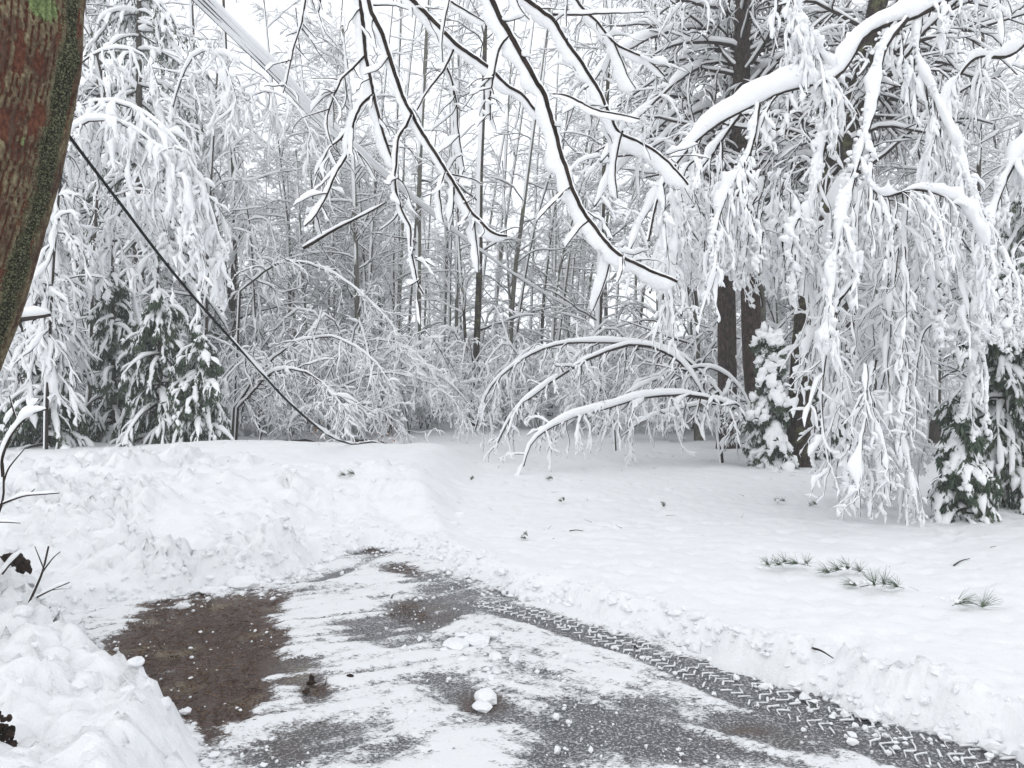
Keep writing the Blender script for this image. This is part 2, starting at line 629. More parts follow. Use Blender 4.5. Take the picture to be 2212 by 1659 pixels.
# big needle-covered bare patch
bp = np.array([(230, 1420), (290, 1350), (310, 1312), (380, 1300), (430, 1292), (520, 1298), (600, 1300), (560, 1335), (610, 1370), (590, 1410),
               (560, 1440), (570, 1500), (520, 1560), (455, 1585), (420, 1560), (330, 1500)], float)
sd = sdist(px, py, bp)
big = 1 - smooth(sd + 26 * (fbm(X * 9, Y * 9, 5, 4) - .5) * 2, -12, 30)
cover -= 0.95 * big
dirt = np.maximum(dirt, 1 - smooth(sd, 10, 70))
for a in [(870, 1232, 75, 14, .7, 12), (960, 1280, 90, 26, .55, 12), (900, 1315, 60, 22, .75, -10), (800, 1370, 70, 28, .62, 8),
          (945, 1345, 80, 16, .8, -22), (870, 1395, 50, 14, .5, -15), (800, 1190, 40, 8, .7, 0), (1120, 1285, 70, 12, .6, 8),
          (600, 1275, 40, 10, .4, -10), (1020, 1385, 55, 14, .55, -5), (1050, 1525, 55, 26, .75, 15), (680, 1490, 40, 26, .7, 10),
          (660, 1590, 110, 50, .45, 10), (980, 1490, 90, 30, .38, 20), (840, 1630, 90, 22, .6, -15), (600, 1640, 80, 26, .5, 0),
          (1300, 1580, 190, 75, .75, 5), (1180, 1640, 80, 40, .5, 0), (1480, 1610, 120, 50, .5, 15), (1600, 1570, 80, 20, .65, 12),
          (1680, 1600, 70, 16, .6, 15), (1560, 1490, 90, 14, .45, 20), (730, 1240, 90, 8, .5, -22), (610, 1430, 60, 26, .6, 0),
          (1740, 1590, 160, 30, .4, 18), (1650, 1640, 140, 24, .3, 10)]:
    cover -= patch(a[0], a[1], a[2], a[3], a[4], a[5])
for a in [(870, 1232, 60, 16, .8), (940, 1330, 60, 30, .6), (1040, 1520, 60, 24, 1), (690, 1490, 40, 26, .9), (800, 1190, 40, 10, .6), (880, 1310, 40, 24, .7),
          (430, 1450, 300, 150, 1), (620, 1620, 60, 30, .5), (1620, 1580, 70, 14, .8), (1640, 1595, 120, 26, .3)]:
    dirt = np.maximum(dirt, patch(*a))
# tyre track: world-space band
TRACK = cr([G(x, y) for x, y in [(1000, 1300), (1100, 1318), (1250, 1362), (1400, 1412), (1600, 1490), (1800, 1556), (2000, 1618), (2200, 1685), (2420, 1760)]], 220)
td = np.full(X.shape, 1e9)
tv = np.zeros(X.shape)
near = (px > 880)
xx, yy = X[near], Y[near]
bd = np.full(xx.shape, 1e9)
bs = np.zeros(xx.shape)
for i in range(0, 219, 3):
    a, b_ = TRACK[i, :2], TRACK[min(i + 3, 219), :2]
    e = b_ - a
    t = np.clip(((xx - a[0]) * e[0] + (yy - a[1]) * e[1]) / (e @ e), 0, 1)
    d = np.hypot(xx - a[0] - t * e[0], yy - a[1] - t * e[1])
    bs = np.where(d < bd, np.sign((xx - a[0]) * e[1] - (yy - a[1]) * e[0]), bs)
    bd = np.minimum(bd, d)
td[near] = bd
wd = .04 + .17 * smooth(px, 1400, 2100)
cover -= 0.74 * (1 - smooth(td, 0.09 + wd * .6, 0.16 + wd)) * smooth(px, 1000, 1180) * (0.75 + 0.5 * fbm(X * 3, Y * 3, 55, 2))
# plough streaks and mottling
ang = np.where(px > 1050, radians(-32), radians(28))
us = X * np.cos(radians(35)) - Y * np.sin(radians(35))
vs = X * np.sin(radians(35)) + Y * np.cos(radians(35))
str1 = fbm(vs * 14, us * 1.6, 12, 4)
us2 = X * np.cos(radians(-25)) - Y * np.sin(radians(-25))
vs2 = X * np.sin(radians(-25)) + Y * np.cos(radians(-25))
str2 = fbm(vs2 * 14, us2 * 1.6, 18, 4)
cover += .42 * (fbm(X * 13, Y * 17, 301, 4, .6) - .5)
wr = smooth(px, 850, 1250)
cover += (wr * (str1 - .5) + (1 - wr) * (str2 - .5)) * 1.0 + (fbm(X * 2.4, Y * 2.4, 33, 4) - .5) * 0.75
cover = np.clip(cover, 0, 1)
Z = 0.018 * smooth(cover, 0.3, 0.85) + 0.006 * (fbm(X * 25, Y * 25, 21, 2) - .5) + 0.012 * (fbm(X * 5, Y * 5, 22, 3) - .5)
mb.add(np.stack([X, Y, Z], -1), q)
m, n, l, b = mat_new('ploughed_driveway')
at = n.new('ShaderNodeAttribute'); at.attribute_name = 'cover'
ad = n.new('ShaderNodeAttribute'); ad.attribute_name = 'dirt'
v = mapping(n, l)
grain = tex_noise(n, l, 42, 6, 0.75, mapping(n, l, (1, 2.2, 1), (0, 0, -.5)))
grain2 = tex_noise(n, l, 150, 2, 0.6, v)
mid = tex_noise(n, l, 14, 5, 0.65, v)
th = math_n(n, l, 'ADD', at.outputs['Fac'], math_n(n, l, 'MULTIPLY', math_n(n, l, 'SUBTRACT', grain.outputs[0], 0.5), 2.1))
th = math_n(n, l, 'ADD', th, math_n(n, l, 'MULTIPLY', math_n(n, l, 'SUBTRACT', mid.outputs[0], 0.5), 1.2))
mask = ramp(n, l, th, [(0.34, (0, 0, 0)), (0.44, (.35, .35, .35)), (0.54, (.85, .85, .85)), (0.64, (1, 1, 1))])
sp = tex_noise(n, l, 62, 4, 0.75, v)
specks = ramp(n, l, sp.outputs[0], [(0.52, (0, 0, 0)), (0.60, (1, 1, 1))])
asph = ramp(n, l, grain2.outputs[0], [(0.3, (0.018, 0.019, 0.021)), (0.55, (0.075, 0.078, 0.082)), (0.7, (0.20, 0.175, 0.18))])
needle_v = mapping(n, l, (1, 2.2, 1), (0, 0, 0.35))
nn = tex_noise(n, l, 48, 5, 0.8, needle_v)
nm = tex_noise(n, l, 3.0, 4, 0.6, v)
soil = ramp(n, l, nn.outputs[0], [(0.38, (0.006, 0.003, 0.002)), (0.48, (0.036, 0.017, 0.011)), (0.58, (0.09, 0.046, 0.030)), (0.69, (0.30, 0.19, 0.12))])
soil2 = ramp(n, l, nn.outputs[0], [(0.36, (0.02, 0.014, 0.008)), (0.5, (0.13, 0.095, 0.05)), (0.68, (0.40, 0.33, 0.21))])
soil = mixc(n, l, ramp(n, l, nm.outputs[0], [(0.56, (0, 0, 0)), (0.70, (1, 1, 1))]), soil, soil2)
bare = mixc(n, l, ad.outputs['Fac'], asph, soil)
bare = mixc(n, l, math_n(n, l, 'MULTIPLY', specks, math_n(n, l, 'MULTIPLY', math_n(n, l, 'SUBTRACT', 1.0, math_n(n, l, 'MULTIPLY', ad.outputs['Fac'], .88)), 0.6)), bare, (0.75, 0.76, 0.78))
l.new(mixc(n, l, mask, bare, (0.76, 0.768, 0.778)), b.inputs['Base Color'])
rr = math_n(n, l, 'ADD', math_n(n, l, 'MULTIPLY', mask, 0.35), 0.42)
l.new(rr, b.inputs['Roughness'])
b.inputs['Specular IOR Level'].default_value = 0.4
hb = math_n(n, l, 'ADD', math_n(n, l, 'MULTIPLY', mask, 0.8), math_n(n, l, 'MULTIPLY', grain2.outputs[0], 0.5))
bump(n, l, b, hb, 0.6, 0.008)
M['driveway'] = m
dv = mb.obj('driveway', M['driveway'])
for nm_, arr in (('cover', cover), ('dirt', dirt)):
    a = dv.data.attributes.new(nm_, 'FLOAT', 'POINT')
    a.data.foreach_set('value', arr.astype(np.float32).ravel())
tag(dv, kind='structure')

rng = np.random.default_rng(5)


# low-poly irregular lumps
def ico():
    p = (1 + 5 ** .5) / 2
    v_ = np.array([(-1, p, 0), (1, p, 0), (-1, -p, 0), (1, -p, 0), (0, -1, p), (0, 1, p), (0, -1, -p), (0, 1, -p), (p, 0, -1), (p, 0, 1), (-p, 0, -1), (-p, 0, 1)])
    v_ /= np.linalg.norm(v_[0])
    f = np.array([(0, 11, 5), (0, 5, 1), (0, 1, 7), (0, 7, 10), (0, 10, 11), (1, 5, 9), (5, 11, 4), (11, 10, 2), (10, 7, 6), (7, 1, 8), (3, 9, 4), (3, 4, 2), (3, 2, 6), (3, 6, 8), (3, 8, 9), (4, 9, 5), (2, 4, 11), (6, 2, 10), (8, 6, 7), (9, 8, 1)])
    return v_, f


def ico2():
    v_, f = ico()
    v_ = list(map(tuple, v_))
    cache, nf = {}, []

    def midp(a, b__):
        k = (min(a, b__), max(a, b__))
        if k not in cache:
            m_ = np.array(v_[a]) + np.array(v_[b__])
            v_.append(tuple(m_ / np.linalg.norm(m_)))
            cache[k] = len(v_) - 1
        return cache[k]
    for a, b__, c__ in f:
        x1, x2, x3 = midp(a, b__), midp(b__, c__), midp(c__, a)
        nf += [(a, x1, x3), (b__, x2, x1), (c__, x3, x2), (x1, x2, x3)]
    return np.array(v_), np.array(nf)


ICO, ICO2 = ico(), ico2()


def lumps_mb(mb, rng, cen, rad, shape=ICO, flat=0.7, jag=0.2):
    v_, f = shape
    N = len(cen)
    sc = rad[:, None] * rng.uniform(0.6, 1.3, (N, 3)) * np.array([1, 1, flat])
    j = 1 + rng.normal(0, jag, (N, len(v_), 1))
    a = rng.uniform(0, 6.28, N)
    V = v_[None] * j * sc[:, None, :]
    c_, s_ = np.cos(a)[:, None], np.sin(a)[:, None]
    V = np.stack([V[..., 0] * c_ - V[..., 1] * s_, V[..., 0] * s_ + V[..., 1] * c_, V[..., 2]], -1) + cen[:, None, :]
    F = f[None] + (np.arange(N) * len(v_))[:, None, None]
    mb.add(V, None, F)


# crumbs of snow on the driveway
mb = MB()
N = 60000
cx = rng.uniform(-5.2, 4.5, N); cy = rng.uniform(3.0, 8.6, N)
s = sdist(cx, cy, DRIVE)
pr = .3 * np.exp(-np.abs(s + 0.02) / 0.16) + 0.22 * smooth(fbm(cx * 2.5, cy * 2.5, 66, 3), .3, .65)
qx = 1106 + 1640 * cx / cy; qy = 829.5 + 1640 * CAMZ / cy
ok = (s < 0.06) & (rng.random(N) < pr * np.where((qx < 640) & (qy > 1290) & (qy < 1600), .45, 1))
cx, cy, s = cx[ok], cy[ok], s[ok]
rad = rng.gamma(1.1, 0.0036, len(cx)) * (1 + 2.4 * np.exp(-np.abs(s) / .12)) + 0.0022
lumps_mb(mb, rng, np.stack([cx, cy, rad * 0.35 + 0.012], -1), rad)
tag(mb.obj('snow_crumbs', M['ground_snow'], smoothed=False), 'loose white snow crumbs scattered over the ploughed driveway', 'snow crumbs', kind='stuff')

# brown needle litter lying on the bare patch
mb = MB()
N = 34000
cx = rng.uniform(-4.2, -0.2, N); cy = rng.uniform(3.2, 8.2, N)
qx = 1106 + 1640 * cx / cy; qy = 829.5 + 1640 * CAMZ / cy
ok = sdist(qx, qy, bp) < rng.normal(0, 14, N)
for ex, ey, rx_, ry_ in ((1045, 1525, 50, 22), (690, 1492, 34, 22), (870, 1232, 50, 10), (880, 1330, 50, 26), (1620, 1580, 60, 10), (800, 1190, 30, 6)):
    ok |= (((qx - ex) / rx_) ** 2 + ((qy - ey) / ry_) ** 2 < rng.random(N) ** .5)
cx, cy = cx[ok], cy[ok]
N = len(cx)
c0 = np.stack([cx, cy, rng.uniform(.004, .020, N)], -1)
a_ = rng.uniform(0, 6.28, N); L_ = rng.uniform(.02, .06, N)
d0 = np.stack([np.cos(a_), np.sin(a_), rng.normal(0, .12, N)], -1) * L_[:, None]
w0 = np.stack([-np.sin(a_), np.cos(a_), rng.normal(0, .5, N)], -1) * .0019
mb.add(np.stack([c0 - w0, c0 + d0 - w0, c0 + d0 + w0, c0 + w0], 1), np.arange(N)[:, None] * 4 + np.arange(4))
tag(mb.obj('needle_litter', M['litter'], smoothed=False), 'brown pine needles and dead grass matted on the bare ground', 'needle litter', kind='stuff')

# larger chunks, one object each
chunks = [(985, 1400, .075), (1030, 1392, .07), (1060, 1375, .05), (1000, 1378, .05), (1040, 1400, .06), (1070, 1425, .05), (1110, 1430, .045), (960, 1408, .035),
          (455, 1283, .075), (525, 1270, .11), (565, 1268, .07), (1690, 1425, .13), (1655, 1455, .07), (1050, 1515, .06), (1040, 1532, .045), (600, 1262, .05),
          (150, 1350, .09), (395, 1315, .05), (1000, 1430, .04), (690, 1235, .07), (1150, 1275, .09), (1210, 1295, .07), (1330, 1335, .07), (480, 1276, .05)]
chunk_labels = ['left piece of the broken snow slab heap in the middle of the driveway', 'largest piece of the broken snow slab heap in mid driveway', 'upper right piece of the snow slab heap in mid driveway',
                'upper left piece of the snow slab heap in mid driveway', 'lower right piece of the snow slab heap in mid driveway', 'snow piece just below the slab heap in mid driveway',
                'snow piece right of and below the slab heap', 'tiny snow piece at the left end of the slab heap', 'snow chunk on the upper edge of the brown bare patch',
                'long low snow chunk beyond the top right of the brown patch', 'snow chunk touching the long low chunk beyond the brown patch', 'big snow block fallen from the ploughed cut on the right',
                'snow piece at the foot of the big fallen block', 'white snow lump on the small brown spot in the front driveway', 'flat snow flake on the small brown spot in the front driveway',
                'small snow piece right of the long low chunk', 'snow chunk at the far left corner of the driveway', 'small snow chunk on the top left of the brown patch',
                'flat snow piece under the slab heap in mid driveway', 'snow chunk below the far corner of the ploughed pile', 'snow chunk at the foot of the cut where the tyre track begins',
                'snow chunk at the foot of the cut, just right of the track start', 'snow chunk at the foot of the cut beside the far tyre track', 'snow piece between the brown patch and the long low chunk']
for i, (x_, y_, r_) in enumerate(chunks):
    mb = MB()
    p_ = G(x_, y_)
    lumps_mb(mb, rng, p_[None] + np.array([[0, 0, r_ * .35]]), np.array([r_]), ICO2, 0.5, 0.10)
    tag(mb.obj('snow_chunk', M['ground_snow'], smoothed=False), chunk_labels[i], 'snow chunk', 'snow chunks on the driveway')

# jagged clods along the cut of the ploughed bank
mb = MB()
cen, rad = [], []
Dp = np.array([G(x, y)[:2] for x, y in DRIVE_PX[6:-2]])
seg = np.linalg.norm(np.diff(Dp, axis=0), axis=1)
cs = np.concatenate([[0], np.cumsum(seg)])
for k in range(800):
    u = rng.uniform(0, cs[-1])
    p_ = np.array([np.interp(u, cs, Dp[:, 0]), np.interp(u, cs, Dp[:, 1])])
    off = abs(rng.normal(0, 0.12))
    i = min(np.searchsorted(cs, u), len(seg)) - 1
    i = max(i, 0)
    e = (Dp[i + 1] - Dp[i]) / seg[i]
    nrml = np.array([-e[1], e[0]])
    p_ = p_ + nrml * off
    cen.append(p_)
    rad.append(min(rng.gamma(1.6, 0.008) + 0.006, .045))
cen = np.array(cen); rad = np.array(rad)
z = ground_h(cen[:, 0], cen[:, 1])
z = np.maximum(z, 0)
lumps_mb(mb, rng, np.stack([cen[:, 0], cen[:, 1], z + rad * .1], -1), rad, ICO, 0.8, 0.2)
# clods over the churned pile on the left
N = 1500
cx = rng.uniform(-6.2, -0.6, N); cy = rng.uniform(3.2, 10.8, N)
s = sdist(cx, cy, DRIVE)
ok = (s > 0.03) & (rng.random(N) < 0.75 * np.exp(-s / 1.1) + .12) & ~((cx > -1.6) & (cy < 6))
cx, cy = cx[ok], cy[ok]
z = ground_h(cx, cy)
rad = np.minimum(rng.gamma(1.6, 0.014, len(cx)) + 0.008, .085)
lumps_mb(mb, rng, np.stack([cx, cy, z - rad * .15], -1), rad, ICO2, 0.75, 0.10)
tag(mb.obj('snow_clods', M['ground_snow'], smoothed=False), 'tumbled clods of ploughed snow along the bank', 'snow clods', kind='stuff')

# tyre tread ridges of pressed snow
mb = MB()
T = nrm(np.gradient(TRACK, axis=0))
L = np.concatenate([[0], np.cumsum(np.linalg.norm(np.diff(TRACK, axis=0), axis=1))])
PN, RN = [], []
u = 0.15
while u < L[-1]:
    c0 = np.array([np.interp(u, L, TRACK[:, j]) for j in range(3)])
    t_ = np.array([np.interp(u, L, T[:, j]) for j in range(3)])
    t_ /= np.linalg.norm(t_)
    w_ = np.array([-t_[1], t_[0], 0])
    wide = .8 + .7 * u / L[-1]
    pts_ = []
    for row in range(-3, 4):
        pts_.append(c0 + w_ * (row * .043 + rng.normal(0, .004)) * wide + t_ * ((.019 if row % 2 else -.019) + rng.normal(0, .004)))
    for q_ in range(6):
        if rng.random() < .10 + .55 * float(vnoise(np.array([u * 1.7 + q_ * .6]), np.array([q_ * .7]), 4)[0]): continue
        PN.append(np.stack([pts_[q_], (pts_[q_] + pts_[q_ + 1]) / 2 + t_ * rng.normal(0, .004), pts_[q_ + 1]]))
        RN.append(rng.uniform(.0028, .0068))
    u += rng.uniform(.046, .066)
PN = np.array(PN); PN[..., 2] = 0.010
RN = np.array(RN)[:, None] * rng.uniform(.6, 1.3, (len(RN), 3))
wood(mb, PN, RN, 5)
tag(mb.obj('tyre_track', M['ground_snow']), 'zigzag tyre tread ridges of pressed snow on dark asphalt', 'tyre track', kind='stuff')


# ------------------------------------------------------------------ trees
def rest(x, y):
    return float(ground_h(np.array([x]), np.array([y]), False)[0])


def grow_tree(seed, trunk_pts, r, limbs=26, sub=7, twigs=5, t0=0.25, limb_len=0.28, snow_amt=0.012, bark='grey_bark', name='snowy_tree', label='', cat='tree',
              group=None, droop=0.10, trunk_snow=0.8, ang=(40, 75), sides=8, twig_r=0.0032, root=None, K3=4, tip=.3, maxlimb=2.4, wig3=.26):
    rng = np.random.default_rng(seed)
    tp = cr(trunk_pts, 18)[None]
    base = tp[0, 0]
    root = root or thing(name, label, cat, base, group)
    TR = (r * np.linspace(1, tip, 18))[None]
    TR[0, 0] *= 1.25
    a = MB(); wood(a, tp, TR, sides); a.obj('trunk', M[bark], root)
    h = np.linalg.norm(np.diff(tp[0], axis=0), axis=1).sum()
    b0, d0, l0, r0 = kids(rng, tp, TR, limbs, t0, 0.98, ang, 1.0, 0.32, taper=0.45)
    l0 = np.clip(h * limb_len * (l0 / h), 0.3, maxlimb)
    r0 = np.clip(r0, 0.006, 0.05)
    P1, R1 = grow(rng, b0, d0, l0, r0, 9, droop, 0.13, .35)
    b1, d1, l1, r1 = kids(rng, P1, R1, sub, 0.15, 1.0, (30, 60), 0.42, 0.55, bias=np.array([0, 0, -0.1]))
    P2, R2 = grow(rng, b1, d1, l1, np.clip(r1, twig_r, 1), 6, droop * 1.2, 0.16, .5)
    b2, d2, l2, r2 = kids(rng, P2, R2, twigs, 0.1, 1.0, (25, 60), 0.55, 0.6)
    P3, R3 = grow(rng, b2, d2, l2, np.clip(r2, twig_r * .7, 1), K3, droop * 1.5, wig3, .6)
    a = MB()
    wood(a, P1, R1, 4); wood(a, P2, R2, 3); wood(a, P3, R3, 3)
    br = a.obj('branches', M['twig'], root)
    s_ = MB()
    if trunk_snow:
        nK = 30
        idx = np.linspace(0, 17, nK)
        tp2 = np.stack([np.interp(idx, np.arange(18), tp[0, :, j]) for j in range(3)], 1)[None]
        tr2 = np.interp(idx, np.arange(18), TR[0])[None]
        snow(s_, rng, tp2, tr2 * 0.55, float(r) * trunk_snow * .62 + .006, 6, steep=.9, lump=.35, aw=1.0, ah=.7, cover=.5)
    snow(s_, rng, P1, R1, snow_amt * 1.5, 4, lump=.3)
    snow(s_, rng, P2, R2, snow_amt, 3 if h < 40 and name != 'big_tree' else 4, lump=.35)
    snow(s_, rng, P3, R3, snow_amt * .8, 3, lump=.35, keep=.95)
    s_.obj('snow_cover', M['far_snow'], root)
    return root


# the slender trees that stand in the middle of the picture
far_trunks = [
    ([(1022, 850), (1035, 600), (1037, 400), (1045, 200), (1050, -60), (1052, -400)], 17, 26, 'lichen_bark', 'tallest slender grey lichened trunk standing in the middle of the woods'),
    ([(903, 790), (905, 450), (912, 250), (925, 0), (935, -300)], 14, 29, 'grey_bark', 'straight greenish grey trunk left of the middle trunk'),
    ([(848, 800), (850, 450), (858, 250), (866, 0), (870, -200)], 9, 33, 'bark', 'thin dark trunk beside the greenish trunk'),
    ([(790, 790), (800, 600), (810, 420), (830, 200), (850, 0)], 8, 31, 'bark', 'thin dark leaning trunk at the left of the open woods'),
    ([(985, 800), (988, 500), (990, 300), (992, 0), (1000, -200)], 9, 35, 'grey_bark', 'thin grey trunk just left of the middle trunk'),
    ([(1015, 830), (1000, 640), (992, 540), (980, 300), (976, 100)], 8, 27, 'lichen_bark', 'thin trunk leaning left towards the middle trunk'),
    ([(1095, 800), (1108, 640), (1128, 470), (1150, 300), (1190, 0)], 13, 29, 'grey_bark', 'dark grey trunk leaning right, first right of the middle trunk'),
    ([(1190, 790), (1200, 640), (1230, 500), (1260, 380), (1310, 200), (1360, 30)], 8, 31, 'grey_bark', 'thin trunk leaning far to the right in the open woods'),
    ([(1165, 800), (1175, 640), (1200, 430), (1225, 250), (1260, 0)], 9, 33, 'bark', 'thin dark trunk leaning right between two leaning trunks'),
    ([(1215, 790), (1240, 560), (1262, 420), (1290, 250), (1330, 60)], 7, 36, 'grey_bark', 'very thin grey trunk leaning right among the birches'),
    ([(1290, 800), (1295, 650), (1300, 500), (1308, 300), (1320, 0), (1325, -200)], 15, 26, 'lichen_bark', 'dark upright trunk above the snow arches'),
    ([(955, 790), (968, 500), (975, 300), (980, 100)], 7, 38, 'bark', 'very thin dark upright trunk in the far woods'),
    ([(1065, 800), (1075, 600), (1090, 400), (1100, 200), (1115, 0)], 8, 37, 'grey_bark', 'thin grey upright trunk right behind the middle trunk'),
    ([(500, 830), (505, 560), (500, 350), (490, 150), (480, -60)], 16, 22, 'bark', 'dark trunk showing behind the drooping snowy birch on the left'),
    ([(425, 800), (430, 600), (425, 300), (418, 100), (410, -100)], 16, 25, 'bark', 'dark trunk above the arched snowy birch at upper left'),
    ([(190, 900), (200, 600), (212, 400), (225, 200)], 11, 17, 'bark', 'thin dark trunk among the evergreens on the left'),
    ([(440, 870), (447, 600), (455, 400), (470, 150)], 12, 20, 'bark', 'dark trunk behind the fallen cable at left'),
    ([(1430, 830), (1428, 500), (1420, 250), (1415, 0)], 15, 24, 'lichen_bark', 'dark trunk left of the big right-hand trunks'),
    ([(1370, 820), (1375, 500), (1390, 250), (1400, 0)], 9, 30, 'grey_bark', 'thin grey trunk above the snow arch on the right'),
    ([(2020, 880), (2025, 500), (2030, 250), (2045, 0)], 22, 20, 'bark', 'dark trunk at right behind the hanging snowy branches'),
    ([(2115, 900), (2112, 500), (2118, 250), (2125, 0)], 16, 18, 'bark', 'dark trunk near the right edge behind snowy boughs'),
    ([(620, 820), (625, 550), (600, 300), (570, 0)], 9, 28, 'bark', 'thin dark trunk in the left thicket'),
    ([(700, 800), (715, 500), (722, 250), (740, 0)], 8, 33, 'grey_bark', 'thin grey trunk between thicket and open woods'),
]
rt_ = np.random.default_rng(4242)
thin = []
for k in range(21):
    x0 = rt_.uniform(930, 1430) if k < 17 else rt_.uniform(760, 930)
    sl = rt_.uniform(.0, .26) * (1 if x0 > 1000 else .4)
    thin.append(([(x0, 800), (x0 + sl * 250 + rt_.normal(0, 6), 520), (x0 + sl * 550, 250), (x0 + sl * 900 + rt_.normal(0, 15), -60)], rt_.uniform(5, 9), rt_.uniform(29, 46), rt_.choice(['grey_bark', 'bark', 'grey_bark'])))
for i, (pts, wpx, d, bk) in enumerate(thin):
    pp = [P(x, y, d) for x, y in pts]
    pp[0][2] = rest(pp[0][0], d) - .05
    grow_tree(150 + i, pp, wpx / 1640 * d / 2, limbs=15, sub=4, twigs=3, t0=0.2, limb_len=0.15, snow_amt=0.018, bark=bk, name='slender_tree',
              label='very thin leaning trunk with snow on its left side in the open middle woods', group='thin trunks of the open middle woods', twig_r=.0032)
for i, (pts, wpx, d, bk, lab) in enumerate(far_trunks):
    pp = [P(x, y, d) for x, y in pts]
    z0 = rest(pp[0][0], d)
    pp[0][2] = z0 - 0.05
    grow_tree(100 + i, pp, wpx / 1640 * d / 2, limbs=19, sub=5, twigs=4, t0=0.12, limb_len=0.27, snow_amt=0.02, bark=bk, label=lab, twig_r=0.0034, droop=.05)

# big dark trunks on the right
big_trunks = [
    ([(1572, 958), (1570, 700), (1566, 450), (1588, 150), (1592, -150)], 42, 18.5, 'dark_red_bark', 'broad dark reddish trunk, leftmost of the big trunks on the right'),
    ([(1645, 975), (1626, 780), (1618, 560), (1600, 300), (1606, 0), (1606, -200)], 44, 16.8, 'dark_red_bark', 'broad dark trunk that leans left, second of the big trunks'),
    ([(1722, 1002), (1728, 860), (1742, 660), (1770, 450), (1830, 280), (1885, 60), (1930, -150)], 50, 14.5, 'lichen_bark', 'mossy dark trunk leaning right above the snow, nearest of the big trunks'),
    ([(1830, 930), (1828, 700), (1800, 400), (1778, 140), (1772, -100)], 50, 21, 'bark', 'dark trunk behind the snowy curtain, rising to the top edge'),
]
for i, (pts, wpx, d, bk, lab) in enumerate(big_trunks):
    pp = [P(x, y, d) for x, y in pts]
    pp[0][2] = rest(pp[0][0], d) - 0.08
    grow_tree(200 + i, pp, wpx / 1640 * d / 2, limbs=40, sub=7, twigs=4, t0=0.42, limb_len=0.35, snow_amt=0.026, bark=bk, label=lab, name='big_tree', sides=16, tip=.75, trunk_snow=0.12, twig_r=.006, maxlimb=3.5)

bt = [o for o in scene.objects if o.name == 'big_tree'][0]
rng = np.random.default_rng(260)
s_ = MB(); tw = MB()
for pts, dd in [([(1580, 120), (1480, 170), (1380, 260), (1300, 360)], (18.5, 12)), ([(1575, 180), (1450, 250), (1340, 350), (1290, 440)], (18.5, 12)), ([(1575, 260), (1500, 330), (1400, 440), (1350, 540)], (18.5, 11.5)),
                ([(1580, 60), (1450, 70), (1330, 130), (1270, 190)], (18.5, 12.5)), ([(1572, 330), (1500, 420), (1430, 540), (1400, 640)], (18.5, 11.5)), ([(1590, 30), (1500, 10), (1400, -20)], (18.5, 12.5)),
                ([(1590, 200), (1700, 120), (1800, 90)], (18.5, 12.5)), ([(1580, 220), (1490, 250), (1400, 320), (1310, 330)], (18.5, 13)), ([(1575, 380), (1520, 470), (1490, 580), (1480, 680)], (18.5, 12.5))]:
    st = path(pts, dd, 22) + np.cumsum(rng.normal(0, .012, (1, 22, 3)), axis=1)
    R = (.045 * np.linspace(1, .35, 22))[None]
    a = MB(); wood(a, st, R, 6); a.obj('limb', M['twig'], bt)
    snow(s_, rng, st, R, .08, 8, lump=.25, steep=.6)
    b, d_, l_, rr_ = kids(rng, st, R, 16, .15, 1, (25, 70), 1, .5)
    l_ = rng.uniform(.3, 1.3, len(l_))
    P2, R2 = grow(rng, b, d_, l_, np.clip(rr_, .005, .01), 9, .1, .16, .4)
    b, d_, l_, rr_ = kids(rng, P2, R2, 5, .1, 1, (25, 65), .4, .6)
    P3, R3 = grow(rng, b, d_, l_, np.clip(rr_, .0035, 1), 5, .1, .2, .5)
    wood(tw, P2, R2, 4); wood(tw, P3, R3, 3)
    snow(s_, rng, P2, R2, .032, 6, lump=.35, steep=.6); snow(s_, rng, P3, R3, .018, 4, lump=.4, steep=.6)
tw.obj('twigs', M['twig'], bt); s_.obj('snow_cover', M['branch_snow'], bt)

# prototypes for the rest of the wood
protos = []
for k in range(4):
    r_ = np.random.default_rng(300 + k)
    h = r_.uniform(12, 17)
    x0 = 0.0
    lean = r_.normal(0, 0.06)
    pts = [(0, 0, -0.1), (lean * h * .3, 0, h * .35), (lean * h * .9, r_.normal(0, .2), h * .7), (lean * h * 1.6, r_.normal(0, .4), h)]
    t_ = grow_tree(310 + k, pts, r_.uniform(.07, .12), limbs=42, sub=7, twigs=5, t0=.12, limb_len=.21, snow_amt=0.020, bark=['grey_bark', 'bark', 'lichen_bark'][k % 3],
                   label='slender snow-plastered tree of the woods behind the clearing', group='slender snowy trees of the far woods', droop=.045, wig3=.3, ang=(35, 75))
    protos.append(t_)
rng = np.random.default_rng(77)
spots = []
for k in range(135):
    d = rng.uniform(32, 70)
    x = rng.uniform(-0.78, 0.78) * d
    if abs(x / d - .05) < .18 and rng.random() < .62: continue
    if abs(x / d) < .34 and d > 50 and rng.random() < .5: continue
    spots.append((x, d, rng.uniform(.8, 1.25)))
for k in range(36):
    d = rng.uniform(20, 32)
    x = rng.choice([-1, 1]) * rng.uniform(0.17, 0.75) * d
    spots.append((x, d, rng.uniform(.7, 1.0)))
for i, (x, y, s) in enumerate(spots):
    loc = (x, y, rest(x, y))
    rz = rng.uniform(0, 6.28)
    # same wind side everywhere: keep the rotation small, mirror by scale choice only
    rz = rng.uniform(-0.7, 0.7)
    if i < len(protos):
        protos[i].location = loc; protos[i].rotation_euler = (0, 0, rz); protos[i].scale = (s, s, s)
    else:
        copy_tree(protos[i % len(protos)], loc, rz, s)


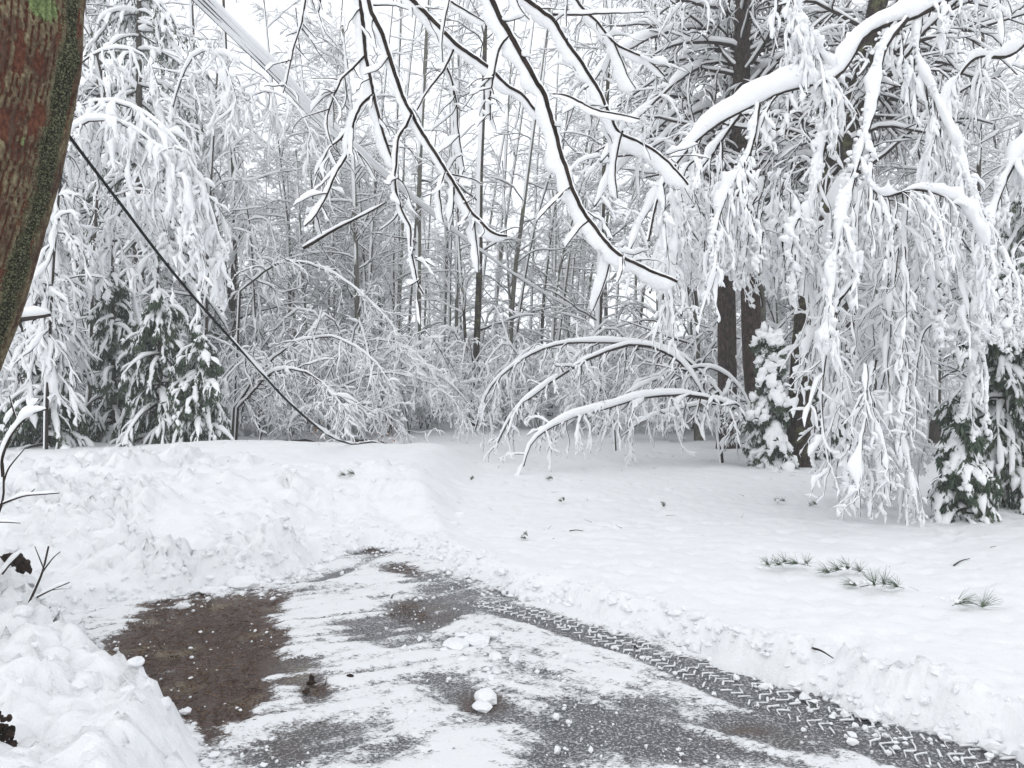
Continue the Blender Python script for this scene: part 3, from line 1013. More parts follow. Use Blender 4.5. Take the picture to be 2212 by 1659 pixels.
# ------------------------------------------------------------------ arched saplings and shrubs
def arch(seed, stems, root_label, name='bent_sapling', twigs=26, tlen=(0.4, 1.1), snow_amt=.03, sub=6, stem_r=.02, cat='sapling', group=None, droop=.35, root=None, hang=0.6, tw_s=.75,
         plane=None, mats='far_snow', thin=.0038, steep=.6, gaps=.4):
    rng = np.random.default_rng(seed)
    base = stems[0][0, 0]
    root = root or thing(name, root_label, cat, base, group)
    s_ = MB()
    tw = MB()
    for st in stems:
        K = st.shape[1]
        R = (stem_r * np.linspace(1, .35, K))[None]
        a = MB(); wood(a, st, R, 6); a.obj('stem', M['twig'], root)
        snow(s_, rng, st, R, snow_amt, 7, lump=.22, steep=.5)
        b, d, l_, r_ = kids(rng, st, R, twigs, .08, 1, (20, 88), 1, .55)
        d = nrm(d + np.array([0, 0, -hang]) * rng.uniform(-.3, 1.5, (len(d), 1)))
        l_ = tlen[0] * .5 + (tlen[1] - tlen[0] * .5) * rng.beta(1.3, 1.8, len(l_))
        P2, R2 = grow(rng, b, d, l_, np.clip(r_, thin, 1), 9, droop * rng.uniform(.2, 1.3, len(b)), .22, .4)
        b, d, l_, r_ = kids(rng, P2, R2, sub, .1, 1, (25, 65), .38, .6, bias=np.array([0, 0, -hang * .5]))
        P3, R3 = grow(rng, b, d, l_, np.clip(r_, thin * .6, 1), 5, droop * .6, .28, .5)
        wood(tw, P2, R2, 4); wood(tw, P3, R3, 3)
        snow(s_, rng, P2, R2, snow_amt * tw_s * rng.uniform(.5, 1.5, len(P2)), 5, lump=.4, steep=steep, gaps=gaps)
        snow(s_, rng, P3, R3, snow_amt * tw_s * .8, 4, lump=.35, steep=steep)
    tw.obj('twigs', M['twig'], root)
    s_.obj('snow_cover', M[mats], root)
    return root


arches = [
    ([(1655, 965), (1560, 850), (1480, 770), (1400, 742), (1290, 733), (1180, 745), (1100, 790), (1050, 850), (1025, 920)], (16, 17.5), .05, 'tall snowy sapling bowed leftward, its highest arch across the clearing edge', .035),
    ([(1560, 940), (1520, 850), (1460, 775), (1390, 745), (1330, 752), (1250, 785), (1180, 830), (1110, 890), (1070, 960)], (15, 15), .05, 'snowy sapling bowed left with a long diagonal dark underside', .034),
    ([(1655, 970), (1590, 885), (1500, 856), (1400, 858), (1300, 885), (1210, 915), (1150, 955), (1130, 1010)], (14.5, 13), .045, 'low snowy sapling arching left nearest to the clearing', .04),
    ([(1650, 960), (1600, 840), (1530, 790), (1450, 805), (1370, 840), (1320, 890)], (15.5, 15.5), .035, 'short snowy sapling arch beside the big dark trunks', .03),
    ([(1665, 975), (1620, 915), (1560, 880), (1480, 885), (1400, 915), (1350, 950)], (15, 14.5), .03, 'lowest snowy sapling arch close to the ground at the trunks', .03),
    ([(1330, 930), (1300, 830), (1240, 760), (1160, 750), (1090, 800), (1055, 880)], (17.5, 18), .028, 'thin snowy sapling bowed left under the high arch', .028),
]
for i, (pts, d, r_, lab, sn) in enumerate(arches):
    st = path(pts, d, 30)
    st = st + np.cumsum(np.random.default_rng(40 + i).normal(0, .010, st.shape), axis=1)
    st[0, 0, 2] = rest(st[0, 0, 0], st[0, 0, 1]) - .03
    arch(400 + i, [st], lab, twigs=40, tlen=(.3, 1.25), snow_amt=sn * 1.25, sub=5, stem_r=r_, hang=.9, droop=.25, tw_s=.6)

# left thicket: bowed stems
left_arches = [
    ([(500, 900), (560, 810), (640, 745), (720, 735), (800, 780), (850, 850)], 17, .03, 'dark bowed sapling arching right over the left thicket'),
    ([(510, 895), (560, 830), (610, 800), (680, 815), (730, 870), (750, 930)], 16, .032, 'short bowed sapling arching right behind the cable'),
    ([(620, 920), (700, 860), (800, 815), (900, 820), (980, 870), (1010, 920)], 20, .025, 'low snowy sapling arching right in the middle thicket'),
    ([(500, 640), (600, 570), (700, 590), (780, 650), (840, 720), (880, 800)], 19, .03, 'high bowed sapling with fan of dark twigs in the thicket'),
    ([(640, 900), (700, 800), (790, 740), (880, 760), (940, 830), (960, 900)], 21, .025, 'snowy sapling arching right in front of the open woods'),
    ([(560, 930), (650, 890), (740, 880), (830, 900), (880, 940)], 19, .02, 'lowest snowy sapling lying along the thicket edge'),
    ([(700, 920), (780, 850), (880, 830), (960, 860), (1020, 930)], 23, .022, 'thin snowy sapling bowed over the path end'),
]
for i, (pts, d, r_, lab) in enumerate(left_arches):
    st = path(pts, (d, d * .97), 26)
    st = st + np.cumsum(np.random.default_rng(60 + i).normal(0, .016, st.shape), axis=1)
    st[0, 0, 2] = rest(st[0, 0, 0], st[0, 0, 1]) - .03
    arch(430 + i, [st], lab, twigs=50, tlen=(.4, 1.3), snow_amt=.027, sub=6, stem_r=r_, hang=.5, droop=.2, tw_s=.75)

# prototypes of bushy thicket shrubs, copied along the wood's edge
sh = []
for k in range(4):
    r_ = np.random.default_rng(500 + k)
    stems = []
    for j in range(5):
        a = r_.uniform(0, 6.28)
        L_ = r_.uniform(1.2, 2.3)
        hh = r_.uniform(1.4, 3.0)
        dx, dy = math.cos(a) * L_, math.sin(a) * L_
        stems.append(cr([(0, 0, -.05), (dx * .25, dy * .25, hh * .7), (dx * .6, dy * .6, hh), (dx * 1.0, dy * 1.0, hh * .75), (dx * 1.3, dy * 1.3, hh * .35)], 16)[None])
    sh.append(arch(510 + k, stems, 'bushy thicket shrub bowed under snow at the edge of the woods', name='snowy_shrub', cat='shrub', group='bowed snowy shrubs along the wood edge',
                   twigs=24, tlen=(.4, 1.2), snow_amt=.03, sub=5, stem_r=.02, hang=.3, droop=.18, tw_s=.8))
spots = []
for k in range(46):
    x = rng.uniform(-9.5, -2.0) if k < 30 else rng.uniform(-2.2, 1.0)
    y = 18.2 + rng.uniform(0, 9) + (3.5 if x > -3.5 else 0) + (3 if x > -1.5 else 0)
    spots.append((x, y))
for k in range(40):
    spots.append((rng.uniform(1.8, 13), rng.uniform(19.5, 30)))
for k in range(22):
    spots.append((rng.uniform(-22, 22), rng.uniform(32, 46)))
for k in range(12):
    spots.append((rng.uniform(-14, -9), rng.uniform(15, 24)))
for i, (x, y) in enumerate(spots):
    loc = (x, y, rest(x, y)); s = rng.uniform(.7, 1.35); rz = rng.uniform(-.8, .8)
    if i < 4:
        sh[i].location = loc; sh[i].rotation_euler = (0, 0, rz); sh[i].scale = (s, s, s)
    else:
        copy_tree(sh[i % 4], loc, rz, s)


# ------------------------------------------------------------------ evergreens
def evergreen(seed, base, h, spread, label, n=60, t0=.06, group=None, trunk_r=.09, name='snowy_hemlock', bough=None, snow_amt=.05, lean=(0, 0), leafs=3, leaf=0.05, sub=11, cat='evergreen tree'):
    rng = np.random.default_rng(seed)
    root = thing(name, label, cat, base, group)
    base = np.array(base, float)
    tp = cr([base + (0, 0, -.1), base + (lean[0] * .4, lean[1] * .4, h * .5), base + (lean[0], lean[1], h)], 14)[None]
    TR = (trunk_r * np.linspace(1, .15, 14))[None]
    a = MB(); wood(a, tp, TR, 8); a.obj('trunk', M['bark'], root)
    b, d, l_, r_ = kids(rng, tp, TR, n, t0, .99, (65, 95), 1, .3, taper=0)
    hz = (b[:, 2] - base[2]) / h
    l_ = spread * (1.05 - hz) ** .75 * rng.uniform(.75, 1.2, len(l_)) + .15
    P1, R1 = grow(rng, b, d, l_, np.clip(r_, .008, .03), 10, rng.uniform(.12, .42, len(l_)), .10, .3)
    b, d, l2, r2 = kids(rng, P1, R1, sub, .12, 1, (35, 65), .36, .6, bias=np.array([0, 0, -.45]), plane=np.array([1, 1, .35]))
    P2, R2 = grow(rng, b, d, l2, np.clip(r2, .004, 1), 5, .25, .14, .4)
    a = MB(); wood(a, P1, R1, 3)
    if h < 7: wood(a, P2, R2, 3)
    a.obj('branches', M['twig'], root)
    s_ = MB()
    snow(s_, rng, P1, R1, snow_amt, 7, wind=WIND * .4, lump=.35, ah=.8, aw=1.25, steep=.5, jit=.08)
    snow(s_, rng, P2, R2, snow_amt * .78, 5, wind=WIND * .5, lump=.42, ah=.8, aw=1.2, steep=.5, jit=.1, keep=.86)
    s_.obj('snow_cover', M['branch_snow'], root)
    # foliage: narrow hanging sprays
    f = MB()
    for Pn, q_ in ((P1, leafs), (P2, leafs)):
        N, K = Pn.shape[:2]
        c = np.repeat(Pn[:, 1:], q_, axis=1).reshape(-1, 3)
        T = np.repeat(tangents(Pn)[:, 1:], q_, axis=1).reshape(-1, 3)
        c = c + rng.normal(0, leaf * .35, c.shape)
        dr = nrm(T * rng.uniform(.1, .8, (len(c), 1)) + rng.normal(0, .55, c.shape) + np.array([0, 0, -1.15]))
        w = nrm(np.cross(dr, rng.normal(0, 1, c.shape)))
        L_ = leaf * rng.uniform(.9, 2.4, (len(c), 1)); W_ = leaf * rng.uniform(.16, .32, (len(c), 1))
        V = np.stack([c - w * W_ * .4, c + dr * L_ * .5 - w * W_, c + dr * L_, c + dr * L_ * .5 + w * W_], 1)
        i_ = np.arange(len(c))[:, None] * 4 + np.arange(4)
        f.add(V, i_)
    o = f.obj('foliage', M['needles'], root, smoothed=False)
    return root


ev = [
    (P(345, 829, 14.6), 2.9, 1.6, 'dark hemlock with drooping snowy boughs beside the fallen cable', 64, .09),
    (P(245, 829, 15.4), 3.6, 1.4, 'tall hemlock half hidden by the snowy birch arch on the left', 60, .09),
    (P(100, 829, 13.8), 1.75, 1.35, 'low rounded hemlock under thick snow at the left edge', 50, .08),
    (P(430, 829, 14.4), 2.3, 1.05, 'small hemlock, rightmost of the evergreens on the left', 40, .05),
    (P(300, 829, 20), 15.5, 3.4, 'tall dark evergreen rising at the upper left', 110, .16),
    (P(215, 829, 23), 19, 3.6, 'tall evergreen behind the red barked trunk', 110, .16),
    (P(2165, 829, 9.8), 3.1, 1.15, 'hemlock with hanging snowy boughs at the right edge', 64, .09),
    (P(2085, 829, 8.6), 1.15, .5, 'small drooping evergreen at the lower right', 40, .04),
    (P(1770, 829, 15.8), 1.7, .55, 'small snowy evergreen just right of the mossy trunk', 34, .04),
    (P(1660, 829, 14.2), 2.7, .5, 'narrow snow-clad evergreen between the two big trunks', 60, .04),
    (P(2240, 829, 15), 7.5, 2.2, 'tall evergreen beyond the right edge', 80, .12),
]
for i, (bp_, h, spr, lab, nn_, tr_) in enumerate(ev):
    b_ = (bp_[0], bp_[1], rest(bp_[0], bp_[1]))
    bigone = h > 7
    evergreen(600 + i, b_, h, spr, lab, n=nn_, trunk_r=tr_, snow_amt=.075 if bigone or 'narrow' in lab else .04, leaf=.08 if bigone else .066, leafs=2 if bigone else 4, sub=8 if bigone else 10)

# ------------------------------------------------------------------ the drooping birches on the left
lb = [
    ([(60, 900), (90, 500), (130, 280), (200, 222), (300, 240), (400, 330), (465, 470), (490, 620)], (14, 13.5), 'thickly snowed birch bowed in a big arch, its curtain of twigs hanging to the right', .05, .05, 150, (.5, 1.7)),
    ([(100, 900), (120, 500), (150, 300), (220, 260), (320, 300), (390, 400), (440, 560)], (13.2, 13), 'inner snowy birch arch beneath the biggest arch at left', .045, .045, 110, (.5, 1.5)),
    ([(70, 880), (120, 330), (160, 160), (210, 115), (270, 106), (320, 130), (345, 200)], (15, 15), 'upper snowy arched stem beside the red barked trunk', .045, .036, 50, (.4, 1.3)),
    ([(330, 900), (345, 500), (370, 250), (420, 120), (480, 130), (510, 210)], (19, 18), 'snowy bent tree behind the birch arches at upper left', .05, .05, 90, (.6, 2.2)),
    ([(560, 900), (540, 500), (500, 280), (560, 200), (640, 230), (690, 330)], (21, 20), 'pale snowy bent tree at the left of the hanging cables', .045, .038, 100, (.6, 2.2)),
    ([(140, 900), (130, 640), (110, 480), (70, 420), (20, 450), (-20, 540)], (14, 14), 'snowy bowed stem drooping left at the left edge', .035, .04, 80, (.4, 1.3)),
    ([(230, 880), (240, 600), (250, 480), (290, 430), (340, 450), (370, 540)], (15.5, 15), 'short snowy bowed stem inside the birch curtain', .035, .04, 70, (.4, 1.2)),
]
for i, (pts, d, lab, r_, sn, tw_, tl) in enumerate(lb):
    st = path(pts, d, 34)
    st[0, 0, 2] = rest(st[0, 0, 0], st[0, 0, 1]) - .03
    r_ = r_ * .7
    arch(700 + i, [st], lab, name='bowed_birch', cat='birch tree', twigs=int(tw_ * .82), tlen=tl, snow_amt=sn, sub=7, stem_r=r_, hang=1.0, droop=.45, tw_s=.8, mats='branch_snow', steep=.85, gaps=.1)

# fallen broken limb left
st = path([(-30, 700), (40, 690), (110, 680)], (11, 11.5), 10)
arch(790, [st], 'thick broken limb with snow on top jutting in at the left edge', name='broken_limb', cat='broken limb', twigs=6, tlen=(.2, .5), snow_amt=.07, sub=4, stem_r=.07, mats='branch_snow')

# ------------------------------------------------------------------ snow laden tree on the right
rng = np.random.default_rng(900)
rt = thing('snow_laden_tree', 'heavily snow-laden tree drooping over the right side of the clearing', 'tree', (5.6, 8.2, 0))
tpts = cr([(6.9, 8.6, 0.1), (7.1, 8.6, 3), (6.6, 8.3, 5.2), (5.8, 8, 7)], 14)[None]
a = MB(); wood(a, tpts, (.16 * np.linspace(1, .6, 14))[None], 12); a.obj('trunk', M['lichen_bark'], rt)
RL = [
    ([(2330, -150), (2150, -60), (1990, 30), (1880, 70), (1805, 168), (1700, 195), (1600, 240), (1520, 290), (1455, 360), (1420, 430), (1400, 520)], (8, 7.5), .035, .075),
    ([(1660, -80), (1715, 0), (1750, 80), (1802, 165)], (7.6, 7.8), .02, .06),
    ([(1960, 40), (1910, 110), (1890, 230), (1860, 330), (1825, 470), (1805, 560), (1800, 640)], (7.8, 7.4), .025, .085),
    ([(1990, 30), (1985, 120), (2030, 230), (2080, 340), (2105, 420), (2160, 520)], (8, 7.6), .025, .06),
    ([(1802, 168), (1790, 260), (1770, 380), (1745, 520), (1735, 640)], (7.8, 8), .02, .07),
    ([(1640, 225), (1620, 330), (1570, 420), (1545, 520), (1560, 620)], (7.7, 7.5), .02, .055),
    ([(1860, 340), (1900, 420), (1990, 410), (2080, 450), (2150, 560)], (7.6, 7.2), .02, .05),
    ([(2250, 60), (2180, 120), (2100, 130), (2040, 230), (2000, 380), (1990, 560)], (9, 8.6), .025, .06),
    ([(1600, 245), (1540, 330), (1480, 420), (1450, 540), (1445, 650)], (8.6, 8.4), .02, .045),
    ([(2330, 250), (2230, 300), (2160, 420), (2120, 600), (2110, 780)], (9, 8.5), .03, .08),
    ([(1990, 560), (1960, 700), (1930, 850), (1960, 980), (1985, 1110)], (8.8, 8.2), .02, .055),
    ([(1800, 640), (1810, 780), (1850, 900), (1880, 1040)], (8.6, 8.4), .016, .06),
    ([(2110, 760), (2090, 880), (2060, 1000), (2075, 1150)], (9.2, 8.6), .018, .07),
]
strands = []
for i, (pts, d, r_, sn) in enumerate(RL):
    st = path(pts, d, 46)
    K = st.shape[1]
    R = (r_ * np.linspace(1, .4, K))[None]
    a = MB(); wood(a, st, R, 8); lo = a.obj('limb', M['twig'], rt)
    s_ = MB()
    snow(s_, rng, st, R, sn * .82, 12, lump=.36, steep=.75, jit=.07, ah=1.25, aw=.75, gaps=.35, cover=1.05)
    T_ = tangents(st); O_, W_ = frame(T_, np.broadcast_to(UP + WIND, T_.shape))
    ki = rng.integers(2, K - 3, 75)
    a_ = rng.normal(0, .8, 75)
    cc = st[0, ki] + O_[0, ki] * (sn * (.75 + 1.0 * np.cos(a_)))[:, None] + W_[0, ki] * (sn * .6 * np.sin(a_))[:, None]
    lumps_mb(s_, rng, cc, sn * rng.uniform(.12, .34, 75), ICO2, .85, .10)
    b, d_, l_, rr_ = kids(rng, st, R, 28, .12, 1, (30, 85), 1, .5, bias=np.array([0, 0, -.9]))
    l_ = rng.uniform(.3, .95, len(l_))
    qx = 1106 + 1640 * b[:, 0] / b[:, 1]; qy = 829.5 - 1640 * (b[:, 2] - CAMZ) / b[:, 1]
    ok = ~(((qx > 1540) & (qx < 1650) & (qy < 300)) | ((qx > 1815) & (qx < 1930) & (qy < 250)) | ((qx > 1540) & (qx < 1760) & (qy > 520)))
    b, d_, l_, rr_ = b[ok], d_[ok], l_[ok], rr_[ok]
    if len(b) == 0: b, d_, l_, rr_ = st[0, -2:-1], np.array([[0, 0, -1.0]]), np.array([.2]), np.array([.01])
    P2, R2 = grow(rng, b, d_, l_, np.clip(rr_, .005, .012), 14, .3, .13, .4)
    b, d_, l_, rr_ = kids(rng, P2, R2, 5, .1, 1, (25, 65), .35, .6, bias=np.array([0, 0, -.35]))
    P3, R3 = grow(rng, b, d_, l_, np.clip(rr_, .0035, 1), 8, .2, .2, .5)
    a = MB(); wood(a, P2, R2, 4); wood(a, P3, R3, 3); a.obj('twigs', M['twig'], lo if False else rt)
    snow(s_, rng, P2, R2, rng.uniform(.16, .42, len(P2)) * sn, 8, lump=.38, steep=.85, jit=.05, ah=1.3, aw=.6, cover=1.15, gaps=.8, wind=WIND_R)
    snow(s_, rng, P3, R3, sn * .3, 6, lump=.4, steep=.8, jit=.07)
    s_.obj('snow_cover', M['branch_snow'], rt)
# hanging strands
starts = []
top = np.array([(1440, 380), (1520, 330), (1600, 330), (1700, 330), (1800, 360), (1900, 400), (2000, 430), (2100, 470), (2200, 520)], float)
bot = np.array([(1440, 640), (1500, 640), (1560, 600), (1640, 640), (1690, 640), (1750, 1080), (1850, 1100), (1950, 1140), (2010, 1120), (2080, 1000), (2200, 960)], float)
B_, D_, L_, Rr = [], [], [], []
for k in range(190):
    x = rng.uniform(1450, 2215)
    yb = np.interp(x, bot[:, 0], bot[:, 1])
    y0 = rng.uniform(np.interp(x, top[:, 0], top[:, 1]), yb - 120)
    d = rng.uniform(7.6, 10.5)
    if 1535 < x < 1760: yb = min(yb, 610 + rng.uniform(-40, 60))
    if x > 2020: yb = min(yb, 760)
    y0 = min(y0, yb - 80)
    ln = min(rng.uniform(.7, 2.2), (yb - y0) / 1640 * d * rng.uniform(.75, 1.05))
    B_.append(P(x, y0, d)); L_.append(ln)
    D_.append((rng.normal(-.15, .5), rng.normal(0, .4), -.2))
    Rr.append(rng.uniform(.006, .013))
B_, D_, L_, Rr = map(np.array, (B_, D_, L_, Rr))
P1, R1 = grow(rng, B_, D_, L_, Rr, 28, .28, .10, .4)
b, d_, l_, rr_ = kids(rng, P1, R1, 11, .05, 1, (30, 75), .32, .6, bias=np.array([0, 0, -.3]))
P2, R2 = grow(rng, b, d_, l_, np.clip(rr_, .004, 1), 8, .12, .2, .5)
b, d_, l_, rr_ = kids(rng, P2, R2, 2, .2, 1, (30, 70), .55, .7)
P3, R3 = grow(rng, b, d_, l_, np.clip(rr_, .0032, 1), 5, .1, .25, .5)
a = MB(); wood(a, P1, R1, 4); wood(a, P2, R2, 3); wood(a, P3, R3, 3); a.obj('hanging_twigs', M['twig'], rt)
s_ = MB()
snow(s_, rng, P1, R1, rng.uniform(.014, .042, len(P1)), 7, lump=.38, steep=.9, jit=.05, ah=1.3, aw=.6, cover=1.15, gaps=.8, wind=WIND_R)
snow(s_, rng, P2, R2, rng.uniform(.009, .026, len(P2)), 6, lump=.35, steep=.85, jit=.05, ah=1.2, aw=.7, cover=1.05, gaps=.7, wind=WIND_R)
snow(s_, rng, P3, R3, .014, 4, lump=.4, steep=.85)
s_.obj('hanging_snow', M['branch_snow'], rt)

# ------------------------------------------------------------------ overhanging dark branches in the upper middle


def c2(pts): return [(548.6 + x / 3, y / 3) for x, y in pts]


def c3(pts): return [(1042.3 + x / 3, y / 3) for x, y in pts]


over = [
    ('dark forked branch with grey snow slabs, left of centre at the top', 3.9, [
        (c2([(680, -260), (690, 30), (700, 150), (720, 360), (770, 600), (840, 850), (920, 1080)]), .013, 60),
        (c2([(770, 610), (700, 680), (655, 780), (620, 940), (610, 1000), (530, 1130), (480, 1250), (405, 1390), (330, 1465)]), .0075, 42),
        (c2([(405, 1390), (420, 1450), (435, 1510)]), .004, 28),
        (c2([(530, 1145), (548, 1170), (565, 1190)]), .003, 12),
        (c2([(718, 362), (640, 440), (565, 520), (500, 660), (470, 800), (500, 910)]), .006, 30),
        (c2([(565, 520), (450, 505), (265, 520)]), .0045, 22),
        (c2([(620, 940), (660, 970), (680, 1050)]), .003, 16)]),
    ('long dark branch running down to the middle of the picture', 3.6, [
        (c2([(690, -240), (735, -20), (760, 80), (830, 240), (905, 470), (960, 620), (1020, 745), (1110, 900), (1190, 1030), (1240, 1120), (1330, 1270), (1400, 1380), (1460, 1440), (1540, 1510), (1630, 1530)]), .012, 52),
        (c2([(1020, 745), (990, 820), (940, 900), (935, 1060), (930, 1180), (965, 1340), (1025, 1460), (1030, 1590), (1050, 1700), (1080, 1840), (1110, 1900)]), .0065, 30),
        (c2([(965, 1340), (900, 1420), (800, 1490)]), .004, 14),
        (c2([(1240, 1120), (1200, 1220), (1095, 1270)]), .0045, 32),
        (c2([(1200, 1220), (1215, 1330), (1225, 1430)]), .004, 40),
        (c2([(1240, 1120), (1400, 1140), (1490, 1180)]), .0045, 24),
        (c2([(1400, 1380), (1360, 1430), (1330, 1465)]), .004, 26),
        (c2([(1430, 1430), (1440, 1560), (1450, 1680), (1455, 1760)]), .004, 46)]),
    ('dark branch crossing rightward at the top middle', 4.2, [
        (c2([(850, -200), (990, -30), (1070, 50), (1200, 180), (1310, 290), (1400, 360), (1520, 450), (1640, 560), (1740, 620), (1850, 760)]), .014, 56),
        (c2([(1310, 290), (1250, 440), (1140, 590), (1060, 730)]), .007, 34),
        (c2([(1250, 440), (1280, 520), (1310, 670), (1330, 850), (1365, 1100)]), .0055, 40),
        (c2([(1310, 670), (1350, 675), (1410, 710)]), .0035, 30),
        (c2([(765, 30), (900, 30), (1070, 80)]), .005, 26)]),
    ('short hanging twig in front of the crossing branch', 3.8, [
        (c2([(1290, -160), (1275, -20), (1230, 230), (1225, 400)]), .005, 22),
        (c2([(1275, 10), (1380, 70), (1495, 140)]), .0045, 46)]),
    ('thickest overhanging branch, running from the top middle to lower right', 3.7, [
        (c2([(1440, -240), (1530, -30), (1590, 100), (1660, 220), (1720, 330), (1790, 450), (1840, 540), (1890, 620), (1960, 850), (2000, 1000), (2060, 1180), (2130, 1340), (2227, 1480), (2302, 1572), (2390, 1650), (2540, 1730), (2750, 1824)]), .015, 88),
        (c2([(1660, 225), (1600, 290), (1560, 450), (1530, 620), (1530, 765)]), .006, 46),
        (c2([(2005, 1070), (1920, 1120), (1830, 1140)]), .0045, 40),
        (c2([(2060, 1205), (1980, 1270), (1830, 1430)]), .005, 30),
        (c2([(2170, 1430), (2120, 1470), (2030, 1590)]), .0045, 40),
        (c2([(2302, 1572), (2310, 1680), (2258, 1881), (2194, 2031)]), .005, 60),
        (c2([(2390, 1650), (2385, 1740), (2350, 1830)]), .004, 30)]),
    ('dark branch at right of centre forking above the arches', 4.1, [
        (c3([(100, -150), (290, -10), (400, 70), (470, 120), (520, 200), (570, 280), (640, 370), (720, 490), (790, 610), (850, 730), (910, 845), (1050, 915), (1180, 990), (1370, 1180)]), .012, 70),
        (c3([(910, 845), (880, 960), (860, 1100), (870, 1275)]), .006, 48),
        (c3([(455, 90), (620, 90), (800, 85), (1040, 75)]), .007, 36),
        (c3([(460, 610), (540, 620), (640, 660), (715, 700), (850, 735), (1020, 770)]), .006, 34),
        (c3([(715, 700), (705, 750), (710, 820)]), .004, 40)]),
    ('slender dark branch right of centre with one broad snow slab', 4.4, [
        (c3([(560, -60), (650, 60), (740, 140), (850, 270), (960, 330), (1060, 380), (1180, 490)]), .008, 36),
        (c3([(850, 270), (910, 400), (940, 490), (990, 570)]), .005, 60),
        (c3([(850, 270), (830, 370), (790, 470)]), .0045, 30)]),
    ('leftmost thin dark twig hanging across the snowy cables', 4.0, [
        (c2([(350, -220), (340, -10), (310, 150), (250, 330), (215, 490), (180, 600)]), .006, 34),
        (c2([(310, 150), (360, 200), (410, 260)]), .003, 30),
        (c2([(440, -150), (430, -20), (420, 75), (355, 80)]), .0045, 20),
        (c2([(420, 75), (440, 140), (470, 220)]), .003, 14)]),
    ('crooked snowy twig below the leftmost overhanging branch', 4.6, [
        (c2([(650, 790), (565, 910), (500, 960), (440, 1080), (405, 1145)]), .007, 30),
        (c2([(565, 905), (640, 960), (720, 1040), (800, 1170)]), .004, 24)]),
    ('small snow-topped twig hanging from the top edge right of centre', 4.0, [
        (c2([(1690, -120), (1700, -10), (1730, 60), (1785, 125)]), .0045, 56),
        (c2([(2030, -120), (2030, 20), (2025, 160)]), .004, 18)]),
    ('straight snow-topped branch slanting up from lower left to centre', 6.5, [
        (c2([(320, 1610), (500, 1500), (700, 1400), (860, 1310)]), .014, 20)]),
]
U_slab = np.array([-1.0, 0.22, 0.0])
for i, (lab, d, parts) in enumerate(over):
    rng = np.random.default_rng(1000 + i)
    p0 = P(*parts[0][0][0], d)
    root = thing('overhanging_branch', lab, 'branch', p0)
    s_ = MB(); tw = MB()
    for j, (pts, r_, wpx) in enumerate(parts):
        pts = [(x + 0, y) for x, y in pts]
        K = max(10, int(sum(math.hypot(pts[k + 1][0] - pts[k][0], pts[k + 1][1] - pts[k][1]) for k in range(len(pts) - 1)) / 9))
        st = path(pts, (d, d * (1.0 + .04 * ((j % 3) - 1))) if j else (d, d), K)
        if j:  # start exactly on the parent stem's depth
            pass
        st = st + np.cumsum(rng.normal(0, .0012, st.shape), axis=1)
        R = (r_ * np.linspace(1, .45 if j == 0 else .5, K))[None] * 0.98
        a = MB(); wood(a, st, R, 8); a.obj('stem' if j == 0 else 'twig', M['twig'], root)
        w = wpx * 0.98 / 3 / 1640 * d      # slab breadth in metres
        t = np.linspace(0, 1, K)
        seg_up = tangents(st)[0]
        flatness = np.abs(seg_up[:, 0])
        if flatness.mean() > .86 and j != 0 or 'snow-topped branch' in lab:
            snow(s_, rng, st, R, w * .5, 10, lump=.15, steep=.6, jit=.03, cover=.75, wind=np.array([0, 0.3, 0]))
        else:
            mod = .72 + .5 * vnoise(t * K / 9 + i * 7 + j * 3, t * 0 + j, 5) + .5 * (vnoise(t * K / 2.6, t * 0 + 3 + i, 9) - .5) + .3 * (vnoise(t * K / 1.1, t * 0 + 7 + j, 19) - .5)
            prof = np.clip(np.minimum(t * 7 + .55, (1 - t) * K / 1.8 + .1), 0, 1) ** .5
            wv_ = w * mod * prof
            Tn = tangents(st)
            O, W = frame(Tn, np.broadcast_to(U_slab, Tn.shape))
            ra = (wv_ * .56)[None]
            rb = np.clip(ra * .4, .004, .016)
            cen = st + O * (ra * .88)[..., None] + np.array([0, .007, 0])
            jm = 1 + rng.normal(0, .06, (1, K, 12))
            tube(s_, cen, O, W, ra, rb, 12, 0.2, jm)
            # thin granular ridge on the other side
            cen = st - O * (R * .8)[..., None] + np.array([0, .004, .003])
            rr2 = R * .5 + .003 * np.clip(rng.normal(.6, .6, (1, K)), 0, 2) * prof
            tube(s_, cen, O, W, rr2, rr2, 6)
    # fine side twigs with a little snow
    allst = [path(p_[0], d, 24) for p_ in parts if len(p_[0]) > 4]
    if allst:
        A_ = np.concatenate(allst); RA = np.full(A_.shape[:2], .006)
        b_, d_, l_, rr_ = kids(rng, A_, RA, 9, .15, .98, (35, 75), 1, .5, plane=np.array([1, .6, 1]))
        l_ = rng.uniform(.06, .26, len(l_)) * d / 4
        P2, R2 = grow(rng, b_, d_, l_, np.clip(rr_, .0022, .003), 9, .04, .16, .5)
        wood(tw, P2, R2, 5)
        snow(s_, rng, P2, R2, rng.uniform(.004, .013, len(P2)), 7, lump=.35, steep=.7, jit=.05, ah=1.4, aw=.6, cover=1.3, gaps=.8, wind=np.array([-1.2, .2, 0]))
        tw.obj('twigs', M['twig'], root)
    s_.obj('snow_cover', M['branch_snow'], root)

